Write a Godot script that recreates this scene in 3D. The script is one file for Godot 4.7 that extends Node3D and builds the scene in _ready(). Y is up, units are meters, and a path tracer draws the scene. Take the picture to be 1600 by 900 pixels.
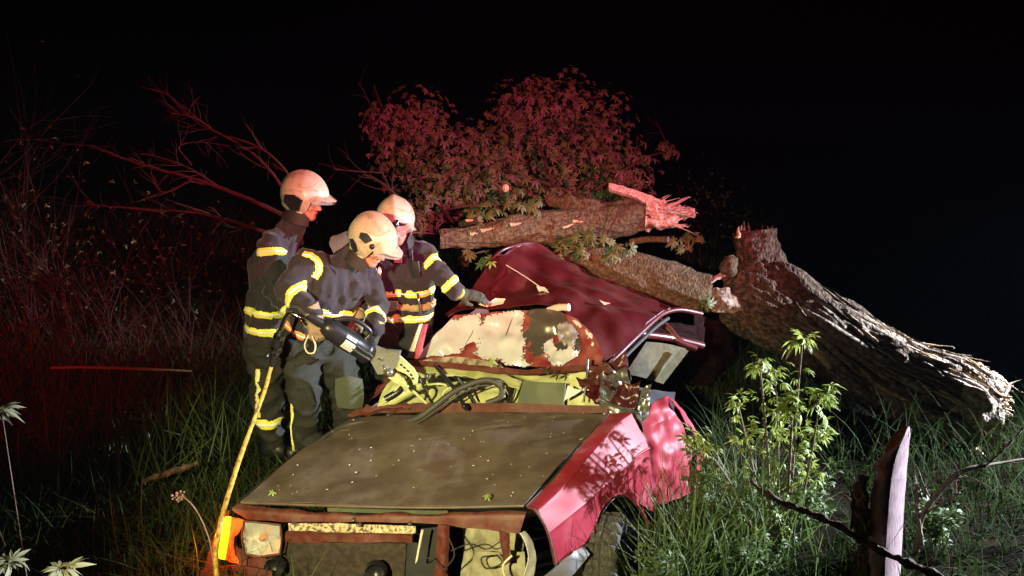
extends Node3D

var rng := RandomNumberGenerator.new()
var nz := FastNoiseLite.new()
var cells := FastNoiseLite.new()
var taken := {}
var kids := {}
var M := {}

# ---------------------------------------------------------------- mesh builder
class MB:
	var v := PackedVector3Array()
	var uv := PackedVector2Array()
	var col := PackedColorArray()
	var idx := PackedInt32Array()
	var tint := Color.WHITE
	func vert(p: Vector3, u := Vector2.ZERO) -> int:
		v.append(p); uv.append(u); col.append(tint)
		return v.size() - 1
	func tri(a: int, b: int, c: int) -> void:
		idx.append(a); idx.append(b); idx.append(c)
	func quad(a: int, b: int, c: int, d: int) -> void:
		tri(a, b, c); tri(a, c, d)
	func orient(from: int) -> void:      # a closed piece: turn its faces outwards
		var vol := 0.0
		for i in range(from, idx.size(), 3):
			vol += v[idx[i]].dot(v[idx[i + 2]].cross(v[idx[i + 1]]))
		if vol < 0.0:
			for i in range(from, idx.size(), 3):
				var t := idx[i + 1]
				idx[i + 1] = idx[i + 2]; idx[i + 2] = t
	func grid(rows: Array, wrap := false) -> void:
		var base := v.size()
		var nr: int = rows.size()
		var nc: int = rows[0].size()
		for r in nr:
			for c in nc:
				vert(rows[r][c], Vector2(float(c) / maxi(nc - 1, 1), float(r) / maxi(nr - 1, 1)))
		for r in nr - 1:
			for c in (nc if wrap else nc - 1):
				var c2 := (c + 1) % nc
				quad(base + r * nc + c, base + r * nc + c2, base + (r + 1) * nc + c2, base + (r + 1) * nc + c)
	func fan(ring, centre: Vector3, flip := false) -> void:
		var b := v.size()
		for q in ring: vert(q)
		var k := vert(centre)
		var n: int = ring.size()
		for i in n:
			if flip: tri(b + (i + 1) % n, b + i, k)
			else: tri(b + i, b + (i + 1) % n, k)
	func box(xf: Transform3D, s: Vector3, bv := 0.004) -> void:
		var from := idx.size()
		var h := s / 2.0
		bv = minf(bv, minf(h.x, minf(h.y, h.z)) * 0.6)
		var at := {}
		for sx in [-1, 1]:
			for sy in [-1, 1]:
				for sz in [-1, 1]:
					var c := Vector3(sx * h.x, sy * h.y, sz * h.z)
					for ax in 3:
						var q := c
						for o in 3:
							if o != ax: q[o] -= signf(q[o]) * bv
						at[[sx, sy, sz, ax]] = vert(xf * q)
		for ax in 3:
			var o1 := (ax + 1) % 3
			var o2 := (ax + 2) % 3
			for s0 in [-1, 1]:
				var ids := []
				for pr in [[-1, -1], [1, -1], [1, 1], [-1, 1]]:
					var k := [0, 0, 0]
					k[ax] = s0; k[o1] = pr[0]; k[o2] = pr[1]
					ids.append(at[[k[0], k[1], k[2], ax]])
				if s0 > 0: quad(ids[3], ids[2], ids[1], ids[0])
				else: quad(ids[0], ids[1], ids[2], ids[3])
			for a1 in [-1, 1]:        # chamfered edges along ax
				for a2 in [-1, 1]:
					var k1 := [0, 0, 0]
					var k2 := [0, 0, 0]
					k1[o1] = a1; k1[o2] = a2; k1[ax] = -1
					k2[o1] = a1; k2[o2] = a2; k2[ax] = 1
					var qa: int = at[[k1[0], k1[1], k1[2], o1]]
					var qb: int = at[[k2[0], k2[1], k2[2], o1]]
					var qc: int = at[[k2[0], k2[1], k2[2], o2]]
					var qd: int = at[[k1[0], k1[1], k1[2], o2]]
					if a1 * a2 > 0: quad(qa, qb, qc, qd)
					else: quad(qd, qc, qb, qa)
		for sx in [-1, 1]:
			for sy in [-1, 1]:
				for sz in [-1, 1]:
					var ka: int = at[[sx, sy, sz, 0]]
					var kb: int = at[[sx, sy, sz, 1]]
					var kc: int = at[[sx, sy, sz, 2]]
					if sx * sy * sz > 0: tri(ka, kc, kb)
					else: tri(ka, kb, kc)
		orient(from)
	func prism(poly: Array, ext: Vector3) -> void:      # a planar outline given a thickness
		var from := idx.size()
		var c := Vector3.ZERO
		for q in poly: c += q
		c /= poly.size()
		var nrm := Vector3.ZERO
		for i in poly.size():
			nrm += (poly[i] - c).cross(poly[(i + 1) % poly.size()] - c)
		nrm = nrm.normalized()
		var ux: Vector3 = (poly[1] - poly[0]).normalized()
		var uy := nrm.cross(ux)
		var flat := PackedVector2Array()
		for q in poly: flat.append(Vector2((q - c).dot(ux), (q - c).dot(uy)))
		var t := Geometry2D.triangulate_polygon(flat)
		var b := v.size()
		for q in poly: vert(q)
		var b2 := v.size()
		for q in poly: vert(q + ext)
		for i in range(0, t.size(), 3):
			tri(b + t[i], b + t[i + 1], b + t[i + 2])
			tri(b2 + t[i], b2 + t[i + 2], b2 + t[i + 1])
		var sgn := 1.0
		if t.size() >= 3:
			var a2: Vector2 = flat[t[1]] - flat[t[0]]
			sgn = signf(a2.cross(flat[t[2]] - flat[t[0]]))
		var n := poly.size()
		for i in n:
			var j := (i + 1) % n
			var q0 := vert(poly[i])
			var q1 := vert(poly[j])
			var q2 := vert(poly[j] + ext)
			var q3 := vert(poly[i] + ext)
			if sgn > 0: quad(q1, q0, q3, q2)
			else: quad(q0, q1, q2, q3)
		orient(from)
	func ball(xf: Transform3D, n := 10) -> void:
		var from := idx.size()
		var rows := []
		for i in n + 1:
			var a := PI * i / n
			var r := PackedVector3Array()
			for k in n * 2:
				var b := TAU * k / (n * 2)
				r.append(xf * Vector3(sin(a) * cos(b), cos(a), sin(a) * sin(b)))
			rows.append(r)
		grid(rows, true)
		orient(from)
	func commit() -> ArrayMesh:
		var nn := PackedVector3Array()
		nn.resize(v.size())
		for i in range(0, idx.size(), 3):
			var a := v[idx[i]]
			var g := (v[idx[i + 2]] - a).cross(v[idx[i + 1]] - a)
			nn[idx[i]] += g; nn[idx[i + 1]] += g; nn[idx[i + 2]] += g
		for i in nn.size():
			nn[i] = nn[i].normalized() if nn[i].length_squared() > 1e-20 else Vector3.UP
		var arr := []
		arr.resize(Mesh.ARRAY_MAX)
		arr[Mesh.ARRAY_VERTEX] = v
		arr[Mesh.ARRAY_NORMAL] = nn
		arr[Mesh.ARRAY_TEX_UV] = uv
		arr[Mesh.ARRAY_COLOR] = col
		arr[Mesh.ARRAY_INDEX] = idx
		var m := ArrayMesh.new()
		m.add_surface_from_arrays(Mesh.PRIMITIVE_TRIANGLES, arr)
		return m

# ---------------------------------------------------------------- nodes
func numbered(called: String) -> String:
	var n: int = taken.get(called, 0)
	taken[called] = n + 1
	return called if n == 0 else "%s_%03d" % [called, n]

func tag(o: Node3D, label: String, category: String, group := "", kind := "") -> void:
	if label: o.set_meta("label", label)
	if category: o.set_meta("category", category)
	if group: o.set_meta("group", group)
	if kind: o.set_meta("kind", kind)

func thing(called: String, label: String, category: String, at: Vector3, group := "") -> Node3D:
	var o := Node3D.new()
	o.name = numbered(called)
	add_child(o)
	o.position = at
	tag(o, label, category, group)
	return o

func offset_of(parent: Node) -> Vector3:
	var off := Vector3.ZERO
	var q := parent
	while q != self and q is Node3D:
		off += (q as Node3D).position
		q = q.get_parent()
	return off

func put(called: String, mesh: Mesh, m: Material, parent: Node = self) -> MeshInstance3D:
	var o := MeshInstance3D.new()
	o.name = numbered(called) if parent == self else called
	o.mesh = mesh
	o.material_override = m
	parent.add_child(o, true)
	if parent != self: o.position = -offset_of(parent)
	if parent != self:       # repeats under one parent take three-digit numbers
		var key := str(parent.get_instance_id()) + called
		var k: int = kids.get(key, 0)
		kids[key] = k + 1
		if k > 0: o.name = "%s_%03d" % [called, k]
	return o

func obj(called: String, b: MB, m: Material, parent: Node = self) -> MeshInstance3D:
	return put(called, b.commit(), m, parent)

# ---------------------------------------------------------------- shapes
func lin(r: float, g: float, b: float) -> Color:
	return Color(r, g, b).linear_to_srgb()

func rnd(a: float, b: float) -> float:
	return rng.randf_range(a, b)

func jit(s: float) -> Vector3:
	return Vector3(rnd(-s, s), rnd(-s, s), rnd(-s, s))

func across(t: Vector3) -> Vector3:
	var a := Vector3.UP if absf(t.y) < 0.9 else Vector3.RIGHT
	return t.cross(a).normalized()

func cr(a, b, c, d, t: float):
	return 0.5 * ((2.0 * b) + (c - a) * t + (2.0 * a - 5.0 * b + 4.0 * c - d) * t * t + (3.0 * b - a - 3.0 * c + d) * t * t * t)

func along(pts: Array, t: float):      # Catmull-Rom through the points, t 0..1
	var n := pts.size() - 1
	var f := clampf(t, 0.0, 1.0) * n
	var i := mini(int(f), n - 1)
	var a = pts[i - 1] if i > 0 else pts[0] * 2.0 - pts[1]
	var d = pts[i + 2] if i + 2 <= n else pts[n] * 2.0 - pts[n - 1]
	return cr(a, pts[i], pts[i + 1], d, f - i)

func v3(q: Vector4) -> Vector3:
	return Vector3(q.x, q.y, q.z)

# a round bar through Vector4(x, y, z, radius) points; rough moves the skin in and out
func tube(b: MB, pts: Array, sides := 8, steps := 0, rough := 0.0, freq := 6.0, stretch := 1.0, caps := true, flat := 1.0) -> void:
	var from := b.idx.size()
	var n := steps if steps > 0 else (pts.size() - 1) * 4
	var cs := []
	for i in n + 1: cs.append(along(pts, float(i) / n) if steps >= 0 else pts[i])
	var rows := []
	var nrm := Vector3.ZERO
	var total := 0.0
	for i in n + 1:
		var c := v3(cs[i])
		var t := (v3(cs[mini(i + 1, n)]) - v3(cs[maxi(i - 1, 0)])).normalized()
		if i == 0: nrm = across(t)
		else:
			nrm = (nrm - t * nrm.dot(t)).normalized()
			total += v3(cs[i - 1]).distance_to(c)
		var bi := t.cross(nrm)
		var row := PackedVector3Array()
		var rad := maxf(cs[i].w, 0.0006)
		for k in sides:
			var a := TAU * k / sides
			var dir := nrm * cos(a) + bi * sin(a) * flat
			var r := rad
			if rough > 0.0:
				var q := dir * rad * freq * 110.0
				var l := t * total * freq * 110.0 / stretch
				r += rough * (nz.get_noise_3dv(q + l) + 0.5 * nz.get_noise_3dv((q + l) * 2.3 + Vector3(40, 0, 0)))
				if stretch > 1.0: r += rough * 0.55 * (0.45 - absf(nz.get_noise_3dv(q * 4.5 + l * 1.6)) * 1.6 - absf(nz.get_noise_3dv(q * 9.0 + l * 3.5 + Vector3(9, 0, 0))) * 0.8)
			row.append(c + dir * r)
		rows.append(row)
	b.grid(rows, true)
	if caps:
		b.fan(rows[0], v3(cs[0]), true)
		b.fan(rows[n], v3(cs[n]), false)
	b.orient(from)

func bar(b: MB, a: Vector3, c: Vector3, r: float, sides := 8, r2 := -1.0) -> void:
	tube(b, [Vector4(a.x, a.y, a.z, r), Vector4(c.x, c.y, c.z, r if r2 < 0.0 else r2)], sides, 1)

func lathe(b: MB, at: Vector3, axis: Vector3, prof: Array, sides := 20) -> void:
	var from := b.idx.size()
	var t := axis.normalized()
	var nx := across(t)
	var ny := t.cross(nx)
	var rows := []
	for q in prof:
		var row := PackedVector3Array()
		for k in sides:
			var a := TAU * k / sides
			row.append(at + t * q.y + (nx * cos(a) + ny * sin(a)) * maxf(q.x, 0.0005))
		rows.append(row)
	b.grid(rows, true)
	b.orient(from)

# a plate of sheet metal or cloth through a net of points, with thickness; amp crumples it
func sheet(b: MB, net: Array, nu: int, nv: int, thick := 0.004, amp := 0.0, freq := 4.0, shift := 0.0, smooth := true) -> Array:
	var from := b.idx.size()
	var pts := []
	for j in nv + 1:
		var v := float(j) / nv
		var row := PackedVector3Array()
		for i in nu + 1:
			var u := float(i) / nu
			var line := []
			for r in net: line.append(along(r, u) if smooth else lerp_net(r, u))
			row.append(along(line, v) if smooth else lerp_net(line, v))
		pts.append(row)
	var top := []
	var bot := []
	for j in nv + 1:
		var ra := PackedVector3Array()
		var rb := PackedVector3Array()
		for i in nu + 1:
			var du: Vector3 = pts[j][mini(i + 1, nu)] - pts[j][maxi(i - 1, 0)]
			var dv: Vector3 = pts[mini(j + 1, nv)][i] - pts[maxi(j - 1, 0)][i]
			var nn := dv.cross(du).normalized()
			var q: Vector3 = pts[j][i]
			if amp > 0.0:
				var s := q * freq * 60.0 + Vector3(shift, shift * 2.0, 0)
				var ridge := 1.0 - absf(nz.get_noise_3dv(s)) * 2.4
				if amp >= 0.011:      # crushed sheet: flat facets that meet in sharp folds
					ridge = 1.6 * cells.get_noise_3dv(s * 0.75) + 1.1 * cells.get_noise_3dv(s * 1.7 + Vector3(31, 7, 3)) + 1.2
				q += nn * amp * (ridge + 0.6 * nz.get_noise_3dv(s * 2.7) - 0.4)
			ra.append(q + nn * thick * 0.5)
			rb.append(q - nn * thick * 0.5)
		top.append(ra)
		bot.append(rb)
	b.grid(top)
	var rev := bot.duplicate()
	rev.reverse()
	b.grid(rev)
	for e in 4:
		var r1 := PackedVector3Array()
		var r2 := PackedVector3Array()
		if e < 2:
			var j: int = 0 if e == 0 else nv
			for i in nu + 1:
				var k: int = nu - i if e == 1 else i
				r1.append(bot[j][k]); r2.append(top[j][k])
		else:
			var i2: int = nu if e == 2 else 0
			for j2 in nv + 1:
				var k2: int = nv - j2 if e == 3 else j2
				r1.append(bot[k2][i2]); r2.append(top[k2][i2])
		b.grid([r1, r2])
	b.orient(from)
	return top

func lerp_net(line: Array, t: float):
	var n := line.size() - 1
	var f := clampf(t, 0.0, 1.0) * n
	var i := mini(int(f), n - 1)
	return lerp(line[i], line[i + 1], f - i)

# ---------------------------------------------------------------- distance fields for bodies, heads, hands
class Field:
	var h := 0.012
	var lo := Vector3.ZERO
	var nx := 0
	var ny := 0
	var nz := 0
	var d := PackedFloat32Array()
	func setup(a: Vector3, b: Vector3, cell: float) -> void:
		h = cell
		lo = a
		nx = int((b.x - a.x) / h) + 2
		ny = int((b.y - a.y) / h) + 2
		nz = int((b.z - a.z) / h) + 2
		d.resize(nx * ny * nz)
		d.fill(1.0)
	func blend(i: int, s: float, k: float) -> void:
		var o := d[i]
		var q := maxf(k - absf(o - s), 0.0) / k
		d[i] = minf(o, s) - q * q * k * 0.25
	func span(a: Vector3, b: Vector3) -> Array:
		var p := (a - lo) / h
		var q := (b - lo) / h
		return [maxi(int(p.x), 0), mini(int(q.x) + 1, nx - 1), maxi(int(p.y), 0), mini(int(q.y) + 1, ny - 1), maxi(int(p.z), 0), mini(int(q.z) + 1, nz - 1)]
	func cap(a: Vector3, b: Vector3, ra: float, rb: float, k := 0.03) -> void:
		var m := maxf(ra, rb) + k + h * 3.0
		var s := span(Vector3(minf(a.x, b.x), minf(a.y, b.y), minf(a.z, b.z)) - Vector3.ONE * m, Vector3(maxf(a.x, b.x), maxf(a.y, b.y), maxf(a.z, b.z)) + Vector3.ONE * m)
		var ab := b - a
		var l2 := maxf(ab.length_squared(), 1e-9)
		for z in range(s[4], s[5] + 1):
			for y in range(s[2], s[3] + 1):
				var i: int = (z * ny + y) * nx + s[0]
				var p := lo + Vector3(s[0] * h, y * h, z * h) - a
				for x in range(s[0], s[1] + 1):
					var t := clampf(p.dot(ab) / l2, 0.0, 1.0)
					blend(i, (p - ab * t).length() - ra - (rb - ra) * t, k)
					i += 1
					p.x += h
	func ell(xf: Transform3D, r: Vector3, k := 0.02) -> void:
		var m := maxf(r.x, maxf(r.y, r.z)) + k + h * 3.0
		var s := span(xf.origin - Vector3.ONE * m, xf.origin + Vector3.ONE * m)
		var inv := xf.affine_inverse()
		var least := minf(r.x, minf(r.y, r.z))
		for z in range(s[4], s[5] + 1):
			for y in range(s[2], s[3] + 1):
				for x in range(s[0], s[1] + 1):
					var p := inv * (lo + Vector3(x, y, z) * h)
					var k0 := (p / r).length()
					var k1 := (p / (r * r)).length()
					var dd := k0 * (k0 - 1.0) / k1 if k1 > 1e-6 else -least
					blend((z * ny + y) * nx + x, dd, k)
	func cut(c: Vector3, n: Vector3) -> void:
		var i := 0
		for z in nz:
			for y in ny:
				for x in nx:
					var s := (lo + Vector3(x, y, z) * h - c).dot(n)
					if s > d[i]: d[i] = s
					i += 1
	func join(o: Field, k: float) -> void:
		for i in d.size():
			if o.d[i] < 0.3: blend(i, o.d[i], k)
	func rumple(n: FastNoiseLite, amp: float, freq: Vector3) -> void:
		var i := 0
		for z in nz:
			for y in ny:
				for x in nx:
					if absf(d[i]) < h * 3.5:
						var p := (lo + Vector3(x, y, z) * h) * freq
						d[i] += amp * (absf(n.get_noise_3dv(p)) * 2.0 - 0.5 + 0.4 * n.get_noise_3dv(p * 2.6))
					i += 1
	func at(p: Vector3) -> float:
		var q := (p - lo) / h
		var x := clampi(int(q.x), 0, nx - 2)
		var y := clampi(int(q.y), 0, ny - 2)
		var z := clampi(int(q.z), 0, nz - 2)
		var fx := q.x - x
		var fy := q.y - y
		var fz := q.z - z
		var i := (z * ny + y) * nx + x
		var j := i + nx * ny
		var a := lerpf(lerpf(d[i], d[i + 1], fx), lerpf(d[i + nx], d[i + nx + 1], fx), fy)
		var b := lerpf(lerpf(d[j], d[j + 1], fx), lerpf(d[j + nx], d[j + nx + 1], fx), fy)
		return lerpf(a, b, fz)
	func mesh(b: MB) -> void:
		var vid := PackedInt32Array()
		vid.resize(d.size())
		vid.fill(-1)
		var offs := [0, 1, nx, nx + 1, nx * ny, nx * ny + 1, nx * ny + nx, nx * ny + nx + 1]
		var edges := [[0, 1], [2, 3], [4, 5], [6, 7], [0, 2], [1, 3], [4, 6], [5, 7], [0, 4], [1, 5], [2, 6], [3, 7]]
		var from := b.idx.size()
		for z in nz - 1:
			for y in ny - 1:
				var i: int = (z * ny + y) * nx
				for x in nx - 1:
					if absf(d[i]) < h * 3.6:
						var mask := 0
						for k in 8:
							if d[i + offs[k]] < 0.0: mask |= 1 << k
						if mask != 0 and mask != 255:
							var c := Vector3.ZERO
							var n := 0
							for e in edges:
								var s0: int = (mask >> e[0]) & 1
								var s1: int = (mask >> e[1]) & 1
								if s0 != s1:
									var da: float = d[i + offs[e[0]]]
									var db: float = d[i + offs[e[1]]]
									var t := da / (da - db)
									var pa := Vector3(e[0] & 1, (e[0] >> 1) & 1, e[0] >> 2)
									var pb := Vector3(e[1] & 1, (e[1] >> 1) & 1, e[1] >> 2)
									c += pa.lerp(pb, t)
									n += 1
							vid[i] = b.vert(lo + (Vector3(x, y, z) + c / n) * h)
					i += 1
		for z in range(1, nz - 1):
			for y in range(1, ny - 1):
				var i: int = (z * ny + y) * nx + 1
				for x in range(1, nx - 1):
					if vid[i] >= 0:
						var s := d[i] < 0.0
						if s != (d[i + 1] < 0.0): face(b, vid, i, nx, nx * ny, s)
						if s != (d[i + nx] < 0.0): face(b, vid, i, nx * ny, 1, s)
						if s != (d[i + nx * ny] < 0.0): face(b, vid, i, 1, nx, s)
					i += 1
		b.orient(from)
	func face(b: MB, vid: PackedInt32Array, i: int, u: int, w: int, s: bool) -> void:
		var q0 := vid[i]
		var q1 := vid[i - u]
		var q2 := vid[i - u - w]
		var q3 := vid[i - w]
		if q0 < 0 or q1 < 0 or q2 < 0 or q3 < 0: return
		if s: b.quad(q0, q1, q2, q3)
		else: b.quad(q3, q2, q1, q0)

# distance from c along dir to the skin of a field
func reach(f: Field, c: Vector3, dir: Vector3, most: float) -> float:
	var t := 0.0
	while t < most:
		if f.at(c + dir * t) > 0.0:
			var a := maxf(t - 0.012, 0.0)
			for k in 5:
				var m := (a + t) * 0.5
				if f.at(c + dir * m) > 0.0: t = m
				else: a = m
			return t
		t += 0.012
	return most

# a ribbon round a limb or a trunk: it follows the cloth under it
func band(f: Field, c: Vector3, axis: Vector3, w: float, most: float, up := 0.006, n := 30, a0 := 0.0, a1 := TAU) -> MB:
	var b := MB.new()
	var t := axis.normalized()
	var nx := across(t)
	var ny := t.cross(nx)
	var rows := []
	for j in 5:
		var s := (float(j) / 4.0 - 0.5) * w
		var row := PackedVector3Array()
		for k in n + 1:
			var a := lerpf(a0, a1, float(k) / n)
			var dir := nx * cos(a) + ny * sin(a)
			row.append(c + t * s + dir * (reach(f, c + t * s, dir, most) + (up if j > 0 and j < 4 else -0.004)))
		rows.append(row)
	b.grid(rows)
	return b

# a ribbon laid over cloth along a line of points: each is dropped on the skin along dir
func strip_on(f: Field, pts: Array, dir: Vector3, w: float, up := 0.006, steps := 16) -> MB:
	var b := MB.new()
	var rows := [PackedVector3Array(), PackedVector3Array(), PackedVector3Array(), PackedVector3Array(), PackedVector3Array()]
	for i in steps + 1:
		var p: Vector3 = along(pts, float(i) / steps)
		var q: Vector3 = along(pts, minf(float(i) / steps + 0.03, 1.0))
		var q0: Vector3 = along(pts, maxf(float(i) / steps - 0.03, 0.0))
		var side := (q - q0).cross(dir).normalized()
		for j in 5:
			var s := p + side * (float(j) / 4.0 - 0.5) * w - dir * 0.35
			var t := 0.0
			while t < 0.7 and f.at(s + dir * t) > 0.0: t += 0.006
			if t >= 0.7: t = 0.35
			rows[j].append(s + dir * (t - (up if j > 0 and j < 4 else -0.004)))
	b.grid(rows)
	return b

# ---------------------------------------------------------------- materials
func ramp(cols: Array, stops: Array) -> Gradient:
	var g := Gradient.new()
	g.offsets = PackedFloat32Array(stops)
	var c := PackedColorArray()
	for q in cols: c.append(q)
	g.colors = c
	return g

func noise_tex(sd: int, freq: float, cols: Array, stops: Array, oct := 5, size := 512, kind := FastNoiseLite.TYPE_SIMPLEX_SMOOTH, ridged := false) -> NoiseTexture2D:
	var n := FastNoiseLite.new()
	n.seed = sd
	n.noise_type = kind
	n.frequency = freq
	n.fractal_type = FastNoiseLite.FRACTAL_RIDGED if ridged else FastNoiseLite.FRACTAL_FBM
	n.fractal_octaves = oct
	n.fractal_gain = 0.6 if oct > 6 else 0.5
	var t := NoiseTexture2D.new()
	t.width = size
	t.height = size
	t.seamless = true
	t.noise = n
	if cols: t.color_ramp = ramp(cols, stops)
	return t

func mat(r: float, g: float, b: float, rough := 0.7, metal := 0.0) -> StandardMaterial3D:
	var m := StandardMaterial3D.new()
	m.albedo_color = lin(r, g, b)
	m.roughness = rough
	m.metallic = metal
	m.cull_mode = BaseMaterial3D.CULL_DISABLED
	return m

# a material of patches: colours are linear, tile is metres per repeat
func patchy(sd: int, tile: float, freq: float, cols: Array, stops: Array, rough := 0.8, relief := 0.0, oct := 5, stretch := Vector3.ONE, world := true) -> StandardMaterial3D:
	var m := mat(1, 1, 1, rough)
	var cc := []
	for c in cols: cc.append(lin(c[0], c[1], c[2]))
	m.albedo_texture = noise_tex(sd, freq, cc, stops, oct)
	m.uv1_triplanar = true
	m.uv1_world_triplanar = world
	m.uv1_scale = Vector3.ONE / tile * stretch
	if relief > 0.0:
		m.heightmap_enabled = true
		m.heightmap_texture = noise_tex(sd + 7, freq * 1.6, [], [], oct)
		m.heightmap_scale = relief
	return m


# ---------------------------------------------------------------- the scene
func _ready() -> void:
	var cam := Camera3D.new()
	cam.name = "camera"
	cam.position = Vector3(0, 2.05, 0)
	cam.rotation_degrees = Vector3(-12, 0, 0)
	cam.fov = 42.27
	cam.near = 0.05
	cam.far = 400.0
	add_child(cam)
	cam.current = true
	var env := Environment.new()
	env.background_mode = Environment.BG_SKY
	var sky := Sky.new()
	var sm := ProceduralSkyMaterial.new()
	sm.sky_top_color = Color(0.10, 0.11, 0.16)
	sm.sky_horizon_color = Color(0.14, 0.16, 0.22)
	sm.ground_bottom_color = Color(0.05, 0.05, 0.05)
	sm.ground_horizon_color = Color(0.14, 0.16, 0.22)
	sm.sun_angle_max = 1.0
	sky.sky_material = sm
	env.sky = sky
	env.background_energy_multiplier = 0.015
	env.tonemap_mode = Environment.TONE_MAPPER_LINEAR
	env.tonemap_exposure = 1.0
	env.sdfgi_enabled = true
	env.ssao_enabled = true
	env.ssil_enabled = true
	env.fog_enabled = true
	env.fog_density = 0.00035
	env.fog_light_color = Color(0.75, 0.85, 1.0)
	var we := WorldEnvironment.new()
	we.name = "world_environment"
	we.environment = env
	add_child(we)
	rng.seed = 20240517
	nz.seed = 5
	nz.noise_type = FastNoiseLite.TYPE_SIMPLEX_SMOOTH
	nz.frequency = 0.05
	nz.fractal_type = FastNoiseLite.FRACTAL_NONE
	cells.seed = 9
	cells.noise_type = FastNoiseLite.TYPE_CELLULAR
	cells.cellular_return_type = FastNoiseLite.RETURN_DISTANCE
	cells.frequency = 0.05
	cells.fractal_type = FastNoiseLite.FRACTAL_NONE
	# the lamps of the rescue crew, all outside the frame: a warm lamp beside the camera, a cold one beyond the right edge, two red beacons
	lamp("work_lamp", "yellowish tripod work lamp standing behind the camera", Vector3(-1.25, 2.35, 0.5), Vector3(-0.431, 0.355, -4.3), Color(1.0, 0.945, 0.69), 50.0, 23.0, 1.0, 0.06)
	lamp("flood_lamp", "cold white tripod flood lamp beyond the fallen trunk", Vector3(6.3, 1.75, -4.75), Vector3(1.8, 0.38, -4.4), Color(0.90, 0.93, 1.0), 170.0, 31.0, 1.0, 0.04)
	lamp("red_beacon", "red beacon lamp on the cab roof of the added fire engine", Vector3(2.9, 3.02, 1.55), Vector3(-0.588, 2.036, -7), Color(1.0, 0.36, 0.47), 140.0, 23.0, 1.0, 0.05, 2.88)
	lamp("red_beacon", "red beacon lamp on a tall tripod left of the camera", Vector3(-4.6, 2.5, -0.4), Vector3(-4.091, 1.3, -7), Color(1.0, 0.08, 0.06), 26.0, 28.0, 1.0, 0.08)
	materials()
	ground_and_sky()
	added_fire_engine()
	wrecked_car()
	fallen_tree()
	firefighters()
	hydraulic_tool()
	plants()
	litter()

func lamp(called: String, label: String, at: Vector3, aim: Vector3, c: Color, energy: float, angle: float, soft: float, size: float, stand := -9.0) -> void:
	var dir := (aim - at).normalized()
	var foot := Vector3(at.x, ground_y(at.x, at.z) if stand < -5.0 else stand, at.z)
	var t := thing(called, label, "lamp", foot)
	var side := across(dir)
	var up := side.cross(dir)
	var xf := Transform3D(Basis(side, up, -dir), at - dir * 0.09)
	var black := mat(0.03, 0.03, 0.03, 0.5)
	var b := MB.new()
	lathe(b, at - dir * 0.16, dir, [Vector2(0.0, 0), Vector2(0.06, 0.01), Vector2(0.11, 0.10), Vector2(0.115, 0.13), Vector2(0.105, 0.13), Vector2(0.10, 0.10), Vector2(0, 0.09)])
	obj("lamp_housing", b, black, t)
	b = MB.new()
	lathe(b, at - dir * 0.055, dir, [Vector2(0.0, 0), Vector2(0.098, 0), Vector2(0.098, 0.008), Vector2(0, 0.012)])
	var glow := mat(c.r, c.g, c.b, 0.3)
	glow.emission_enabled = true
	glow.emission = c
	glow.emission_energy_multiplier = 6.0
	obj("lamp_lens", b, glow, t)
	b = MB.new()
	bar(b, at - dir * 0.1 - Vector3(0, 0.09, 0), foot + Vector3(0, 0.5 if stand < -5.0 else 0.0, 0), 0.016)
	obj("pole", b, black, t)
	for k in (3 if stand < -5.0 else 0):
		b = MB.new()
		var a := TAU * k / 3.0 + 0.4
		var f := Vector3(at.x + cos(a) * 0.45, 0, at.z + sin(a) * 0.45)
		f.y = ground_y(f.x, f.z)
		bar(b, foot + Vector3(0, 0.75, 0), f, 0.011)
		obj("leg", b, black, t)
	var l := SpotLight3D.new()
	l.name = called + "_beam"
	add_child(l, true)
	l.look_at_from_position(at + dir * 0.03, aim)
	l.light_color = c
	l.light_energy = energy
	l.spot_range = 60.0
	l.spot_attenuation = 2.0
	l.spot_angle = angle
	l.spot_angle_attenuation = soft
	l.light_size = size
	l.shadow_enabled = true

func added_fire_engine() -> void:      # added, unseen behind the camera: its cab roof cuts the beacon's light off below
	var t := thing("added_fire_engine", "unseen red fire engine added behind the camera to cut the beacon light off below", "fire engine", Vector3(3.2, 0.55, 3.6))
	var paint := mat(0.30, 0.012, 0.014, 0.35)
	var dark := mat(0.01, 0.01, 0.012, 0.15)
	for q in [["cab", Vector3(3.2, 1.95, 1.95), Vector3(2.2, 1.8, 1.9), paint], ["body", Vector3(3.2, 1.9, 4.6), Vector3(2.25, 1.9, 3.3), paint], ["bumper", Vector3(3.2, 1.02, 0.93), Vector3(2.2, 0.26, 0.16), M.white], ["windscreen", Vector3(3.2, 2.32, 0.995), Vector3(1.95, 0.66, 0.03), dark], ["grille", Vector3(3.2, 1.42, 0.99), Vector3(1.1, 0.32, 0.04), dark], ["door_window", Vector3(2.095, 2.32, 1.85), Vector3(0.03, 0.6, 0.95), dark], ["roller_shutter", Vector3(2.07, 2.0, 4.6), Vector3(0.03, 1.2, 2.6), M.alu]]:
		var b := MB.new()
		b.box(Transform3D(Basis(), q[1]), q[2], 0.03)
		obj(q[0], b, q[3], t)
	for x in [2.32, 4.08]:
		for z in [1.85, 5.0]:
			var b := MB.new()
			lathe(b, Vector3(x, 0.98, z), Vector3.RIGHT, [Vector2(0, -0.13), Vector2(0.28, -0.14), Vector2(0.42, -0.12), Vector2(0.43, 0), Vector2(0.42, 0.12), Vector2(0.28, 0.14), Vector2(0, 0.13)], 28)
			obj("wheel", b, M.rubber, t)
	for x in [2.4, 4.0]:
		var b := MB.new()
		lathe(b, Vector3(x, 1.42, 0.99), Vector3.FORWARD, [Vector2(0, 0), Vector2(0.13, 0), Vector2(0.13, 0.03), Vector2(0, 0.05)], 20)
		obj("headlight", b, M.chrome, t)

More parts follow.
